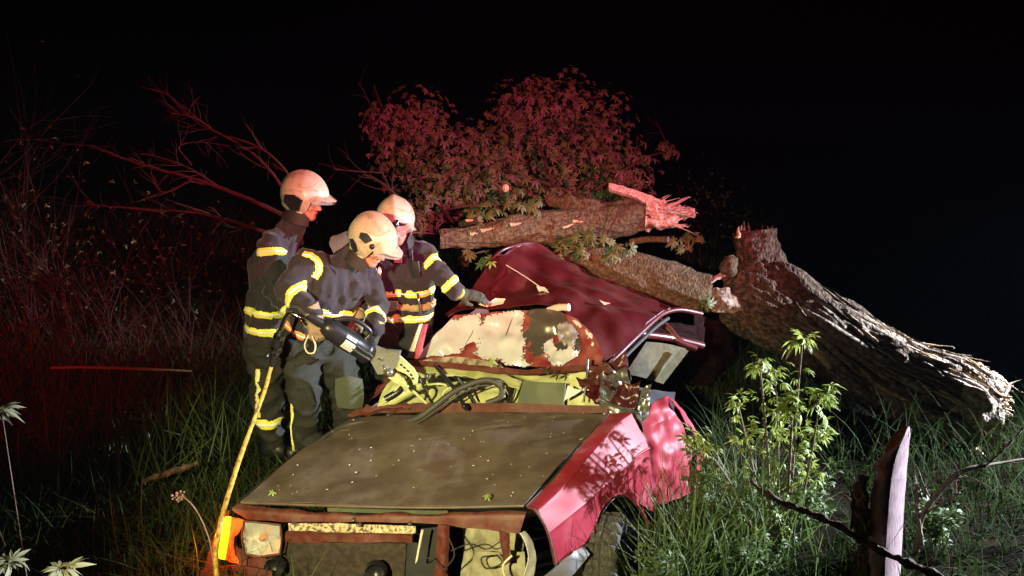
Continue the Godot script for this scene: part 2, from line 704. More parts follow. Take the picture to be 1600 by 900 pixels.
func materials() -> void:
	M.soil = patchy(3, 3.0, 0.02, [[0.007, 0.006, 0.004], [0.018, 0.014, 0.008], [0.011, 0.013, 0.006]], [0.3, 0.55, 0.75], 1.0)
	M.soil.metallic_specular = 0.1
	M.dusty = patchy(11, 2.3, 0.011, [[0.088, 0.058, 0.046], [0.114, 0.084, 0.064], [0.135, 0.106, 0.082], [0.095, 0.056, 0.046]], [0.28, 0.44, 0.58, 0.78], 0.42, 0.0, 8)
	M.dusty.clearcoat_enabled = true
	M.dusty.clearcoat = 0.25
	M.dusty.clearcoat_roughness = 0.4
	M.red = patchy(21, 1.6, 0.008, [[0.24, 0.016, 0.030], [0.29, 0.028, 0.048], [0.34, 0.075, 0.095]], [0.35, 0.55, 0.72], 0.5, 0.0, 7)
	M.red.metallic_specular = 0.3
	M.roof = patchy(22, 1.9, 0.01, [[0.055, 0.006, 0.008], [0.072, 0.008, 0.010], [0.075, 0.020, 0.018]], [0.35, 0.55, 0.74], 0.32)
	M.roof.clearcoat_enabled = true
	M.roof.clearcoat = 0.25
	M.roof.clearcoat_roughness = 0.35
	M.rust = patchy(23, 0.7, 0.02, [[0.09, 0.016, 0.012], [0.13, 0.028, 0.018], [0.11, 0.05, 0.03]], [0.35, 0.5, 0.7], 0.6)
	M.rusty_cream = patchy(24, 0.30, 0.02, [[0.06, 0.03, 0.015], [0.45, 0.36, 0.22], [0.55, 0.47, 0.30]], [0.40, 0.46, 0.6], 0.7)
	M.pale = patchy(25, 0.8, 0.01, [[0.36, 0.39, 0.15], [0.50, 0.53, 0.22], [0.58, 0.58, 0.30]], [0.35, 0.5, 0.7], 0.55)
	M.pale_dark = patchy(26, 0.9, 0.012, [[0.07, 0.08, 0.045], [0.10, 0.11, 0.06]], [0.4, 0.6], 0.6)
	M.primer = patchy(62, 0.8, 0.012, [[0.16, 0.145, 0.085], [0.27, 0.25, 0.15], [0.33, 0.31, 0.20]], [0.35, 0.5, 0.7], 0.65, 0.0, 8)
	M.dull_red = patchy(63, 0.9, 0.012, [[0.16, 0.018, 0.018], [0.22, 0.035, 0.03], [0.27, 0.10, 0.075]], [0.35, 0.52, 0.74], 0.45)
	M.lip_cream = patchy(64, 0.5, 0.012, [[0.12, 0.085, 0.055], [0.34, 0.29, 0.20], [0.46, 0.42, 0.32]], [0.34, 0.46, 0.62], 0.6)
	M.torn = patchy(65, 0.3, 0.02, [[0.42, 0.30, 0.25], [0.56, 0.44, 0.38], [0.64, 0.54, 0.48]], [0.36, 0.52, 0.70], 0.85, 1.0, 6)
	M.painted_lit_leaf = mat(0.34, 0.34, 0.20, 0.6)  # leaf colour paled to stand in for light falling on the shoots
	M.painted_shade = patchy(60, 0.6, 0.02, [[0.008, 0.004, 0.004], [0.020, 0.009, 0.008]], [0.4, 0.6], 0.9)  # near-black colour standing in for the shade at the back of the car
	M.painted_shade.metallic_specular = 0.1
	M.card = patchy(27, 0.6, 0.02, [[0.085, 0.085, 0.05], [0.125, 0.12, 0.078]], [0.4, 0.6], 0.85)
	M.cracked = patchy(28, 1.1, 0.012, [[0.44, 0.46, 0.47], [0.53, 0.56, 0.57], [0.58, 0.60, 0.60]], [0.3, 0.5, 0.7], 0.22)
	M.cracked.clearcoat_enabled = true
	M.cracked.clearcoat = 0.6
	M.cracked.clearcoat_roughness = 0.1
	M.foil = mat(0.62, 0.60, 0.55, 0.24, 0.6)
	M.reflector = mat(0.66, 0.67, 0.60, 0.30, 0.35)
	M.dark_foil = mat(0.16, 0.15, 0.12, 0.22, 0.6)
	M.flake = mat(0.62, 0.56, 0.42, 0.7)
	M.steel = mat(0.35, 0.34, 0.32, 0.35, 0.8)
	M.chrome = mat(0.62, 0.62, 0.62, 0.16, 1.0)
	M.alu = patchy(29, 0.2, 0.03, [[0.22, 0.23, 0.20], [0.30, 0.31, 0.27]], [0.4, 0.6], 0.45)
	M.alu.metallic = 0.4
	M.black = mat(0.014, 0.014, 0.016, 0.35)
	M.rubber = mat(0.020, 0.019, 0.018, 0.75)
	M.seal = mat(0.055, 0.050, 0.040, 0.6)
	M.tyre = patchy(30, 0.25, 0.02, [[0.045, 0.042, 0.038], [0.10, 0.094, 0.084]], [0.4, 0.65], 0.9)
	M.radiator = patchy(31, 0.5, 0.02, [[0.026, 0.018, 0.013], [0.052, 0.037, 0.025]], [0.35, 0.65], 0.9, 0.0, 8)
	M.white = mat(0.70, 0.70, 0.70, 0.5)
	M.paper = mat(0.66, 0.66, 0.72, 0.8)
	M.coat = patchy(40, 0.25, 0.03, [[0.012, 0.010, 0.015], [0.022, 0.018, 0.026]], [0.35, 0.65], 0.85)
	M.coat.rim_enabled = true
	M.coat.rim = 0.25
	M.trouser = patchy(41, 0.25, 0.03, [[0.012, 0.0125, 0.010], [0.020, 0.021, 0.017]], [0.35, 0.65], 0.85)
	M.patch = patchy(42, 0.25, 0.03, [[0.05, 0.055, 0.035], [0.07, 0.075, 0.05]], [0.35, 0.65], 0.85)
	M.yellow = mat(0.78, 0.80, 0.09, 0.5)
	M.silver = mat(0.82, 0.80, 0.74, 0.35)
	M.orange = mat(0.85, 0.28, 0.06, 0.5)
	M.belt = mat(0.36, 0.27, 0.12, 0.8)
	M.helmet = patchy(61, 0.5, 0.02, [[0.28, 0.235, 0.15], [0.44, 0.39, 0.265], [0.47, 0.43, 0.31]], [0.24, 0.36, 0.7], 0.34, 0.0, 8)
	M.helmet.clearcoat_enabled = true
	M.helmet.clearcoat = 0.4
	M.guard = mat(0.30, 0.30, 0.34, 0.35, 0.5)
	M.skin = mat(0.46, 0.25, 0.17, 0.55)
	M.skin.subsurf_scatter_enabled = true
	M.skin.subsurf_scatter_strength = 0.15
	M.hair = mat(0.015, 0.011, 0.009, 0.7)
	M.eye = mat(0.02, 0.015, 0.012, 0.2)
	M.lip = mat(0.36, 0.14, 0.11, 0.5)
	M.tan_glove = patchy(43, 0.12, 0.03, [[0.24, 0.17, 0.10], [0.33, 0.25, 0.16]], [0.35, 0.65], 0.85)
	M.dark_glove = patchy(44, 0.12, 0.03, [[0.035, 0.04, 0.032], [0.06, 0.066, 0.052]], [0.35, 0.65], 0.85)
	M.cuff = mat(0.34, 0.33, 0.10, 0.8)
	M.boot = mat(0.012, 0.012, 0.012, 0.45)
	M.yellow_hose = patchy(45, 0.35, 0.02, [[0.16, 0.09, 0.02], [0.50, 0.30, 0.04], [0.60, 0.38, 0.06]], [0.32, 0.42, 0.6], 0.6)
	M.bark = patchy(50, 0.55, 0.02, [[0.045, 0.028, 0.018], [0.13, 0.080, 0.050], [0.21, 0.15, 0.10]], [0.36, 0.52, 0.70], 0.95, 2.5, 6)
	M.limb_bark = patchy(51, 0.45, 0.02, [[0.045, 0.036, 0.016], [0.105, 0.072, 0.036], [0.13, 0.12, 0.055]], [0.36, 0.52, 0.72], 0.95, 1.5, 6)
	M.bare_wood = patchy(52, 0.5, 0.02, [[0.10, 0.068, 0.048], [0.27, 0.21, 0.16], [0.40, 0.33, 0.26]], [0.36, 0.52, 0.70], 0.9, 1.2, 6)
	M.fresh = patchy(53, 0.3, 0.02, [[0.42, 0.28, 0.15], [0.58, 0.44, 0.28], [0.66, 0.54, 0.38]], [0.36, 0.52, 0.70], 0.85, 1.0, 6)
	M.heart = patchy(54, 0.3, 0.02, [[0.26, 0.13, 0.07], [0.40, 0.24, 0.14]], [0.4, 0.6], 0.85, 1.0, 6)
	M.stake = patchy(55, 0.35, 0.02, [[0.22, 0.13, 0.15], [0.31, 0.21, 0.22], [0.38, 0.28, 0.27]], [0.36, 0.52, 0.70], 0.85, 0.4, 6, Vector3(2.5, 0.3, 2.5))  # pink tone puts the red beacon's light into the wood colour
	M.twig = mat(0.060, 0.036, 0.028, 0.95)
	M.twig.metallic_specular = 0.2
	M.pale_twig = mat(0.22, 0.17, 0.12, 0.9)
	M.leaf = mat(0.080, 0.105, 0.028, 0.6)
	M.leaf.backlight_enabled = true
	M.leaf.backlight = lin(0.06, 0.09, 0.02)
	M.leaf_beacon_tint = mat(0.10, 0.082, 0.07, 0.65)  # green leaf with the beacon's red light mixed into its colour
	M.leaf_beacon_tint.backlight_enabled = true
	M.leaf_beacon_tint.backlight = lin(0.05, 0.04, 0.02)
	M.young = mat(0.26, 0.34, 0.075, 0.5)
	M.young.backlight_enabled = true
	M.young.backlight = lin(0.30, 0.36, 0.07)
	M.blade = mat(0.024, 0.042, 0.010, 0.85)
	M.blade.backlight_enabled = true
	M.blade.backlight = lin(0.02, 0.035, 0.008)
	M.blade.metallic_specular = 0.25
	M.dry_blade = mat(0.062, 0.036, 0.018, 0.95)
	M.dry_blade.metallic_specular = 0.2
	M.weed = mat(0.085, 0.13, 0.038, 0.6)
	M.weed.backlight_enabled = true
	M.weed.backlight = lin(0.08, 0.12, 0.03)
	M.seed = mat(0.34, 0.20, 0.17, 0.9)

func ground_y(x: float, z: float) -> float:
	var y := -0.2 - 0.36 * exp(-(pow(x + 0.25, 2) / 1.3 + pow(z + 3.5, 2) / 1.6))
	y += 0.75 * smoothstep(-1.9, 0.2, z)
	y += 0.03 * nz.get_noise_2d(x * 18.0, z * 18.0) + 0.022 * nz.get_noise_2d(x * 70.0, z * 70.0)
	y += 0.10 * nz.get_noise_2d(x * 4.0 + 90.0, z * 4.0) * smoothstep(3.0, 9.0, Vector2(x, z + 4.0).length())
	return y

func ground_and_sky() -> void:
	var b := MB.new()
	var xs := PackedFloat32Array()
	for i in 201: xs.append(pow(absf(i - 100) / 100.0, 5.0) * signf(i - 100) * 150.0 + (i - 100) * 0.05)
	var rows := []
	for zz in xs:
		var row := PackedVector3Array()
		for xx in xs: row.append(Vector3(xx, ground_y(xx, zz - 4.0), zz - 4.0))
		rows.append(row)
	b.grid(rows)
	var g := obj("ground", b, M.soil)
	tag(g, "dark uneven soil of the verge under the grass", "ground", "", "structure")


# ---------------------------------------------------------------- the wrecked car
func panel(parent: Node, called: String, net: Array, m: Material, nu := 10, nv := 8, thick := 0.004, amp := 0.0, freq := 4.0, shift := 0.0, smooth := true) -> MeshInstance3D:
	var b := MB.new()
	sheet(b, net, nu, nv, thick, amp, freq, shift, smooth)
	return obj(called, b, m, parent)

func rod(parent: Node, called: String, pts: Array, m: Material, sides := 8, steps := 0) -> MeshInstance3D:
	var b := MB.new()
	tube(b, pts, sides, steps)
	return obj(called, b, m, parent)

func plate(parent: Node, called: String, poly: Array, m: Material, ext: Vector3) -> MeshInstance3D:
	var b := MB.new()
	b.prism(poly, ext)
	return obj(called, b, m, parent)

# a crumpled sheet of which only the torn piece inside an outline (in the sheet's own u, v) is left
func torn(parent: Node, called: String, net: Array, outline: Array, m: Material, nu: int, nv: int, amp: float, freq: float, shift: float, lift: float) -> void:
	var b := MB.new()
	var top := sheet(MB.new(), net, nu, nv, 0.004, amp, freq, shift)
	var poly := PackedVector2Array(outline)
	var ids := {}
	for side in 2:
		for j in nv:
			for i in nu:
				var c := Vector2((i + 0.5) / nu, (j + 0.5) / nv)
				c += Vector2(0.012, 0.035) * (nz.get_noise_2d(c.x * 900.0 + shift, c.y * 300.0) + 0.6 * nz.get_noise_2d(c.x * 2600.0, c.y * 900.0 + shift))
				if not Geometry2D.is_point_in_polygon(c, poly): continue
				var q := []
				for o in [[0, 0], [1, 0], [1, 1], [0, 1]]:
					var key := Vector3i(i + o[0], j + o[1], side)
					if not ids.has(key):
						var p: Vector3 = top[j + o[1]][i + o[0]]
						ids[key] = b.vert(p + Vector3(0, 0.3, 0.95) * (lift - 0.003 * side))
					q.append(ids[key])
				if side == 0: b.quad(q[3], q[2], q[1], q[0])
				else: b.quad(q[0], q[1], q[2], q[3])
	obj(called, b, m, parent)

func wheel(parent: Node, c: Vector3, axis: Vector3, called := "wheel") -> void:
	var b := MB.new()
	var n := 72
	var t := axis.normalized()
	var ax := across(t)
	var ay := t.cross(ax)
	var prof := [Vector2(0.185, -0.075), Vector2(0.235, -0.088), Vector2(0.268, -0.080), Vector2(0.282, -0.068), Vector2(0.284, -0.036), Vector2(0.265, -0.034), Vector2(0.265, -0.026), Vector2(0.285, -0.024), Vector2(0.285, 0.0), Vector2(0.265, 0.002), Vector2(0.265, 0.010), Vector2(0.285, 0.012), Vector2(0.284, 0.040), Vector2(0.282, 0.068), Vector2(0.268, 0.080), Vector2(0.235, 0.088), Vector2(0.185, 0.075)]
	var rows := []
	for q in prof:
		var row := PackedVector3Array()
		for k in n * 2:
			var a := TAU * (k + (0.32 if k % 6 == 2 else -0.32 if k % 6 == 5 else 0.0)) / (n * 2)
			var r: float = q.x
			if r > 0.26 and k % 6 < 2 and absf(q.y) > 0.02: r -= 0.024     # tread blocks
			row.append(c + t * q.y + (ax * cos(a) + ay * sin(a)) * r)
		rows.append(row)
	b.grid(rows, true)
	b.orient(0)
	var w := obj(called, b, M.tyre, parent)
	b = MB.new()
	lathe(b, c, t, [Vector2(0.0, -0.03), Vector2(0.06, -0.028), Vector2(0.09, -0.05), Vector2(0.15, -0.02), Vector2(0.175, -0.06), Vector2(0.188, -0.075), Vector2(0.188, 0.075), Vector2(0.175, 0.06), Vector2(0.15, 0.03), Vector2(0.06, 0.04), Vector2(0.0, 0.04)], 28)
	obj("rim", b, M.steel, w)

func wrecked_car() -> void:
	var t := thing("wrecked_car", "crushed dark red car with a torn white windscreen under the fallen tree", "car", Vector3(-0.2, -0.55, -4.3))
	# bonnet: a slightly domed dusty lid
	var b := MB.new()
	sheet(b, [
		[Vector3(-1.401, 0.165, -3.55), Vector3(-0.907, 0.192, -3.46), Vector3(-0.409, 0.235, -3.36), Vector3(0.058, 0.305, -3.25)],
		[Vector3(-1.31, 0.193, -3.84), Vector3(-0.817, 0.233, -3.75), Vector3(-0.319, 0.266, -3.66), Vector3(0.208, 0.335, -3.51)],
		[Vector3(-1.181, 0.234, -4.12), Vector3(-0.721, 0.297, -4.03), Vector3(-0.238, 0.337, -3.93), Vector3(0.379, 0.383, -3.78)],
		[Vector3(-1.016, 0.265, -4.42), Vector3(-0.591, 0.331, -4.32), Vector3(-0.115, 0.391, -4.2), Vector3(0.553, 0.446, -4.05)]], 60, 40, 0.006, 0.008, 0.45, 3.0)
	obj("bonnet", b, M.dusty, t)
	panel(t, "bonnet_rear_edge", [[Vector3(-0.963, 0.292, -4.46), Vector3(-0.594, 0.338, -4.345), Vector3(-0.115, 0.385, -4.225), Vector3(0.557, 0.44, -4.075)], [Vector3(-0.951, 0.323, -4.47), Vector3(-0.597, 0.379, -4.38), Vector3(-0.116, 0.433, -4.26), Vector3(0.559, 0.474, -4.1)]], M.rust, 24, 2, 0.01, 0.008, 1.2)
	panel(t, "bonnet_rear_corner", [[Vector3(-1.035, 0.257, -4.45), Vector3(-0.842, 0.303, -4.4), Vector3(-0.634, 0.336, -4.35)], [Vector3(-1.003, 0.29, -4.52), Vector3(-0.811, 0.331, -4.46), Vector3(-0.581, 0.359, -4.41)]], M.rust, 12, 5, 0.005, 0.03, 1.5, 7.0)
	rod(t, "bonnet_lip", [Vector4(-1.405, 0.158, -3.55, 0.009), Vector4(-0.907, 0.188, -3.46, 0.008), Vector4(-0.409, 0.232, -3.36, 0.008), Vector4(0.058, 0.301, -3.25, 0.008)], M.dusty, 8, 40)
	rod(t, "bonnet_side_seam", [Vector4(-1.426, 0.149, -3.56, 0.007), Vector4(-1.322, 0.182, -3.855, 0.007), Vector4(-1.188, 0.225, -4.13, 0.008), Vector4(-1.027, 0.257, -4.43, 0.008)], M.rubber, 6)
	# front panel under the bonnet lip
	panel(t, "front_panel", [
		[Vector3(-1.418, 0.16, -3.54), Vector3(-1.039, 0.156, -3.46), Vector3(-0.505, 0.201, -3.36), Vector3(0.067, 0.289, -3.23)],
		[Vector3(-1.438, 0.142, -3.5), Vector3(-1.031, 0.155, -3.43), Vector3(-0.5, 0.204, -3.33), Vector3(0.06, 0.276, -3.2)],
		[Vector3(-1.366, 0.09, -3.49), Vector3(-1.03, 0.122, -3.42), Vector3(-0.5, 0.172, -3.32), Vector3(0.036, 0.192, -3.19)]], M.rust, 30, 6, 0.006, 0.010, 0.9, 1.0)
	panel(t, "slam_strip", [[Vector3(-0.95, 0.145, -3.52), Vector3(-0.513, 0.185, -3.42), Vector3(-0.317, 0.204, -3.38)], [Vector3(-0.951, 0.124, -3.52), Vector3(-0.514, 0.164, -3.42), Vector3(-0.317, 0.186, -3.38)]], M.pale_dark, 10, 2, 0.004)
	panel(t, "rusty_crossbar", [[Vector3(-1.143, 0.075, -3.49), Vector3(-0.907, 0.1, -3.44), Vector3(-0.671, 0.122, -3.39), Vector3(-0.474, 0.137, -3.35)], [Vector3(-1.14, 0.037, -3.47), Vector3(-0.907, 0.056, -3.43), Vector3(-0.668, 0.088, -3.37), Vector3(-0.472, 0.107, -3.33)]], M.rusty_cream, 22, 3, 0.012, 0.012, 2.5)
	panel(t, "radiator_bar", [[Vector3(-1.15, 0.048, -3.45), Vector3(-0.833, 0.072, -3.39), Vector3(-0.486, 0.106, -3.32)], [Vector3(-1.156, -0.008, -3.46), Vector3(-0.834, 0.03, -3.39), Vector3(-0.487, 0.068, -3.32)]], M.rust, 16, 3, 0.02, 0.008, 1.5)
	b = MB.new()
	sheet(b, [[Vector3(-1.186, -0.044, -3.52), Vector3(-0.852, -0.012, -3.46), Vector3(-0.528, 0.017, -3.4)], [Vector3(-1.192, -0.329, -3.5), Vector3(-0.86, -0.291, -3.44), Vector3(-0.546, -0.251, -3.38)]], 40, 20, 0.03, 0.005, 2.0)
	obj("radiator", b, M.radiator, t)
	for bolt in [Vector3(-1.108, 0.083, -3.47), Vector3(-1.06, 0.136, -3.44), Vector3(-0.783, 0.161, -3.37), Vector3(-0.496, 0.174, -3.31), Vector3(-0.755, 0.133, -3.37)]:
		b = MB.new()
		lathe(b, bolt, Vector3(0, 0.2, 1), [Vector2(0, -0.01), Vector2(0.011, -0.01), Vector2(0.011, 0.004), Vector2(0.006, 0.006), Vector2(0.006, 0.016), Vector2(0, 0.017)], 8)
		obj("bolt", b, M.steel, t)
	# left headlight with its amber corner lamp still lit
	b = MB.new()
	sheet(b, [[Vector3(-1.358, 0.096, -3.46), Vector3(-1.284, 0.078, -3.48), Vector3(-1.18, 0.086, -3.44)], [Vector3(-1.378, 0.011, -3.47), Vector3(-1.324, -0.062, -3.57), Vector3(-1.181, 0.009, -3.45)], [Vector3(-1.368, -0.077, -3.46), Vector3(-1.308, -0.11, -3.49), Vector3(-1.186, -0.058, -3.43)]], 12, 10, 0.003, 0.004, 3.0, 0.0, false)
	var hl := obj("headlight", b, M.reflector, t)
	var glass := mat(0.9, 0.92, 0.9, 0.05)
	glass.transparency = BaseMaterial3D.TRANSPARENCY_ALPHA
	glass.albedo_color.a = 0.06
	panel(hl, "headlight_lens", [[Vector3(-1.36, 0.109, -3.45), Vector3(-1.269, 0.107, -3.44), Vector3(-1.17, 0.099, -3.43)], [Vector3(-1.372, 0.029, -3.44), Vector3(-1.27, 0.023, -3.425), Vector3(-1.165, 0.026, -3.42)], [Vector3(-1.371, -0.078, -3.45), Vector3(-1.289, -0.086, -3.44), Vector3(-1.177, -0.059, -3.42)]], glass, 10, 8, 0.004, 0.0, 4.0, 0.0, false)
	b = MB.new()
	lathe(b, Vector3(-1.291, -0.018, -3.52), Vector3(0.1, 0.2, 1), [Vector2(0, 0), Vector2(0.018, 0.0), Vector2(0.018, 0.03), Vector2(0.007, 0.035), Vector2(0.007, 0.06), Vector2(0, 0.062)], 12)
	obj("bulb", b, M.orange, hl)
	for q in [[Vector4(-1.358, 0.112, -3.445, 0.005), Vector4(-1.168, 0.102, -3.425, 0.005)], [Vector4(-1.168, 0.102, -3.425, 0.005), Vector4(-1.163, 0.029, -3.415, 0.005), Vector4(-1.177, -0.059, -3.42, 0.005)], [Vector4(-1.177, -0.059, -3.42, 0.005), Vector4(-1.289, -0.086, -3.44, 0.005), Vector4(-1.369, -0.075, -3.445, 0.005)], [Vector4(-1.369, -0.075, -3.445, 0.005), Vector4(-1.37, 0.032, -3.435, 0.005), Vector4(-1.358, 0.112, -3.445, 0.005)]]:
		rod(hl, "headlight_rim", q, M.rust, 6)
	var amber := mat(1.0, 0.36, 0.02, 0.3)
	amber.emission_enabled = true
	amber.emission = Color(1.0, 0.60, 0.05)
	amber.emission_energy_multiplier = 6.0
	var side_amber := mat(0.85, 0.16, 0.03, 0.3)
	side_amber.emission_enabled = true
	side_amber.emission = Color(1.0, 0.28, 0.08)
	side_amber.emission_energy_multiplier = 1.3
	var ts := panel(t, "turn_signal_lamp", [[Vector3(-1.471, 0.115, -3.47), Vector3(-1.445, 0.131, -3.455), Vector3(-1.427, 0.125, -3.46)], [Vector3(-1.502, 0.045, -3.45), Vector3(-1.464, 0.056, -3.43), Vector3(-1.44, 0.045, -3.45)], [Vector3(-1.517, -0.027, -3.45), Vector3(-1.48, -0.019, -3.43), Vector3(-1.455, -0.027, -3.45)], [Vector3(-1.52, -0.091, -3.46), Vector3(-1.492, -0.097, -3.445), Vector3(-1.479, -0.113, -3.46)]], amber, 8, 12, 0.01)
	panel(ts, "turn_signal_side", [[Vector3(-1.426, 0.122, -3.465), Vector3(-1.392, 0.114, -3.46), Vector3(-1.361, 0.098, -3.47)], [Vector3(-1.439, 0.042, -3.455), Vector3(-1.415, 0.049, -3.455), Vector3(-1.397, 0.044, -3.475)], [Vector3(-1.454, -0.03, -3.455), Vector3(-1.446, -0.033, -3.46), Vector3(-1.444, -0.038, -3.48)], [Vector3(-1.475, -0.116, -3.465), Vector3(-1.441, -0.128, -3.46), Vector3(-1.412, -0.152, -3.475)]], side_amber, 6, 12, 0.01, 0.006, 6.0)
	var ol := OmniLight3D.new()
	ol.name = "turn_signal_glow"
	add_child(ol)
	ol.position = Vector3(-1.561, 0.005, -3.42)
	ol.light_color = Color(1.0, 0.42, 0.05)
	ol.light_energy = 0.15
	ol.light_size = 0.03
	ol.omni_range = 20.0
	ol.omni_attenuation = 2.0
	ol.shadow_enabled = true
	panel(t, "lamp_housing", [[Vector3(-1.461, -0.062, -3.52), Vector3(-1.356, -0.129, -3.52), Vector3(-1.282, -0.124, -3.5)], [Vector3(-1.399, -0.15, -3.46), Vector3(-1.327, -0.15, -3.46), Vector3(-1.232, -0.166, -3.44)]], M.rust, 8, 5, 0.005, 0.01, 2.0)
	panel(t, "left_wing_front", [[Vector3(-1.513, 0.076, -3.6), Vector3(-1.562, -0.049, -3.56), Vector3(-1.622, -0.229, -3.52)], [Vector3(-1.446, 0.127, -3.52), Vector3(-1.507, -0.021, -3.5), Vector3(-1.531, -0.227, -3.46)]], M.rust, 4, 12, 0.006, 0.01, 2.0)
	panel(t, "front_bumper_stub", [[Vector3(-1.623, -0.196, -3.48), Vector3(-1.419, -0.124, -3.42), Vector3(-1.218, -0.144, -3.4)], [Vector3(-1.652, -0.346, -3.47), Vector3(-1.425, -0.297, -3.4), Vector3(-1.212, -0.283, -3.38)]], M.rust, 14, 6, 0.012, 0.012, 1.5)
	for q in [Vector3(-1.214, -0.124, -3.42), Vector3(-0.675, -0.076, -3.3)]:
		b = MB.new()
		lathe(b, q + Vector3(0, -0.02, -0.05), Vector3(0, 0.15, 1), [Vector2(0.045, 0), Vector2(0.055, 0.02), Vector2(0.055, 0.06), Vector2(0.048, 0.062), Vector2(0.040, 0.03), Vector2(0, 0.025)], 18)
		obj("horn", b, M.black, t)
	# right half of the front: fan shroud, brackets, pale inner wing and loose wires
	panel(t, "fan_shroud", [[Vector3(-0.539, 0.088, -3.4), Vector3(-0.464, 0.083, -3.42), Vector3(-0.37, 0.113, -3.38)], [Vector3(-0.546, -0.229, -3.38), Vector3(-0.465, -0.208, -3.36), Vector3(-0.372, -0.187, -3.34)]], M.rubber, 6, 8, 0.01, 0.012, 1.5)
	panel(t, "front_bracket", [[Vector3(-0.357, 0.19, -3.27), Vector3(-0.328, 0.198, -3.25), Vector3(-0.302, 0.183, -3.27)], [Vector3(-0.367, 0.019, -3.27), Vector3(-0.334, 0.025, -3.25), Vector3(-0.311, 0.012, -3.27)], [Vector3(-0.389, -0.137, -3.27), Vector3(-0.349, -0.124, -3.25), Vector3(-0.32, -0.137, -3.27)]], M.rust, 4, 12, 0.008, 0.006, 3.0)
	panel(t, "front_bracket", [[Vector3(-0.061, 0.197, -3.21), Vector3(-0.036, 0.197, -3.2), Vector3(-0.012, 0.184, -3.21)], [Vector3(-0.043, 0.023, -3.21), Vector3(-0.027, 0.029, -3.2), Vector3(-0.012, 0.023, -3.21)]], M.rust, 4, 10, 0.006, 0.005, 3.0)
	panel(t, "inner_wing", [[Vector3(-0.257, 0.037, -3.5), Vector3(-0.098, 0.042, -3.48), Vector3(0.039, 0.06, -3.4)], [Vector3(-0.257, -0.084, -3.46), Vector3(-0.111, -0.086, -3.44), Vector3(0.038, -0.022, -3.36)], [Vector3(-0.274, -0.224, -3.4), Vector3(-0.104, -0.211, -3.38), Vector3(0.063, -0.157, -3.3)]], M.primer, 14, 12, 0.006, 0.035, 1.2, 4.0)
	panel(t, "inner_wing_lower", [[Vector3(-0.198, -0.008, -3.36), Vector3(-0.063, 0.021, -3.3), Vector3(0.056, 0.027, -3.28)], [Vector3(-0.222, -0.175, -3.3), Vector3(-0.063, -0.148, -3.26), Vector3(0.068, -0.134, -3.24)]], M.primer, 10, 8, 0.006, 0.03, 1.6, 9.0)
	panel(t, "lamp_surround", [[Vector3(0.036, 0.198, -3.18), Vector3(0.06, 0.148, -3.17), Vector3(0.078, 0.075, -3.17), Vector3(0.055, -0.019, -3.17)], [Vector3(0.055, 0.182, -3.22), Vector3(0.1, 0.124, -3.21), Vector3(0.116, 0.036, -3.21), Vector3(0.098, -0.063, -3.21)]], M.white, 14, 4, 0.004, 0.004, 2.0)
	for w in [[Vector4(-0.313, 0.028, -3.3, 0.003), Vector4(-0.202, 0.082, -3.28, 0.003), Vector4(-0.125, 0.042, -3.3, 0.003), Vector4(-0.056, 0.084, -3.3, 0.003)], [Vector4(-0.337, -0.022, -3.2, 0.004), Vector4(-0.274, 0.07, -3.2, 0.004), Vector4(-0.307, 0.141, -3.25, 0.004)], [Vector4(-0.093, 0.039, -3.25, 0.004), Vector4(-0.148, 0.031, -3.24, 0.004), Vector4(-0.124, -0.024, -3.24, 0.004), Vector4(-0.049, 0.004, -3.24, 0.004), Vector4(-0.074, 0.039, -3.26, 0.004)], [Vector4(-0.458, 0.029, -3.2, 0.003), Vector4(-0.392, 0.044, -3.22, 0.003), Vector4(-0.336, 0.002, -3.2, 0.003)], [Vector4(0, 0.07, -3.2, 0.006), Vector4(-0.043, 0.022, -3.19, 0.006), Vector4(-0.03, -0.043, -3.18, 0.006)], [Vector4(-0.429, 0.174, -3.25, 0.007), Vector4(-0.446, 0.089, -3.24, 0.006), Vector4(-0.46, 0.016, -3.22, 0.005)]]:
		rod(t, "loose_wire", w, M.rubber if w[0].w < 0.0055 else M.flake, 6)
	panel(t, "bumper_piece", [[Vector3(0.139, -0.023, -3.15), Vector3(0.262, 0.056, -3.2), Vector3(0.348, 0.068, -3.28)], [Vector3(0.188, -0.091, -3.15), Vector3(0.306, -0.022, -3.2), Vector3(0.38, 0.027, -3.28)]], M.guard, 10, 5, 0.01, 0.012, 1.5)
	# right wing, from the bonnet gap down to the wheel arch
	b = MB.new()
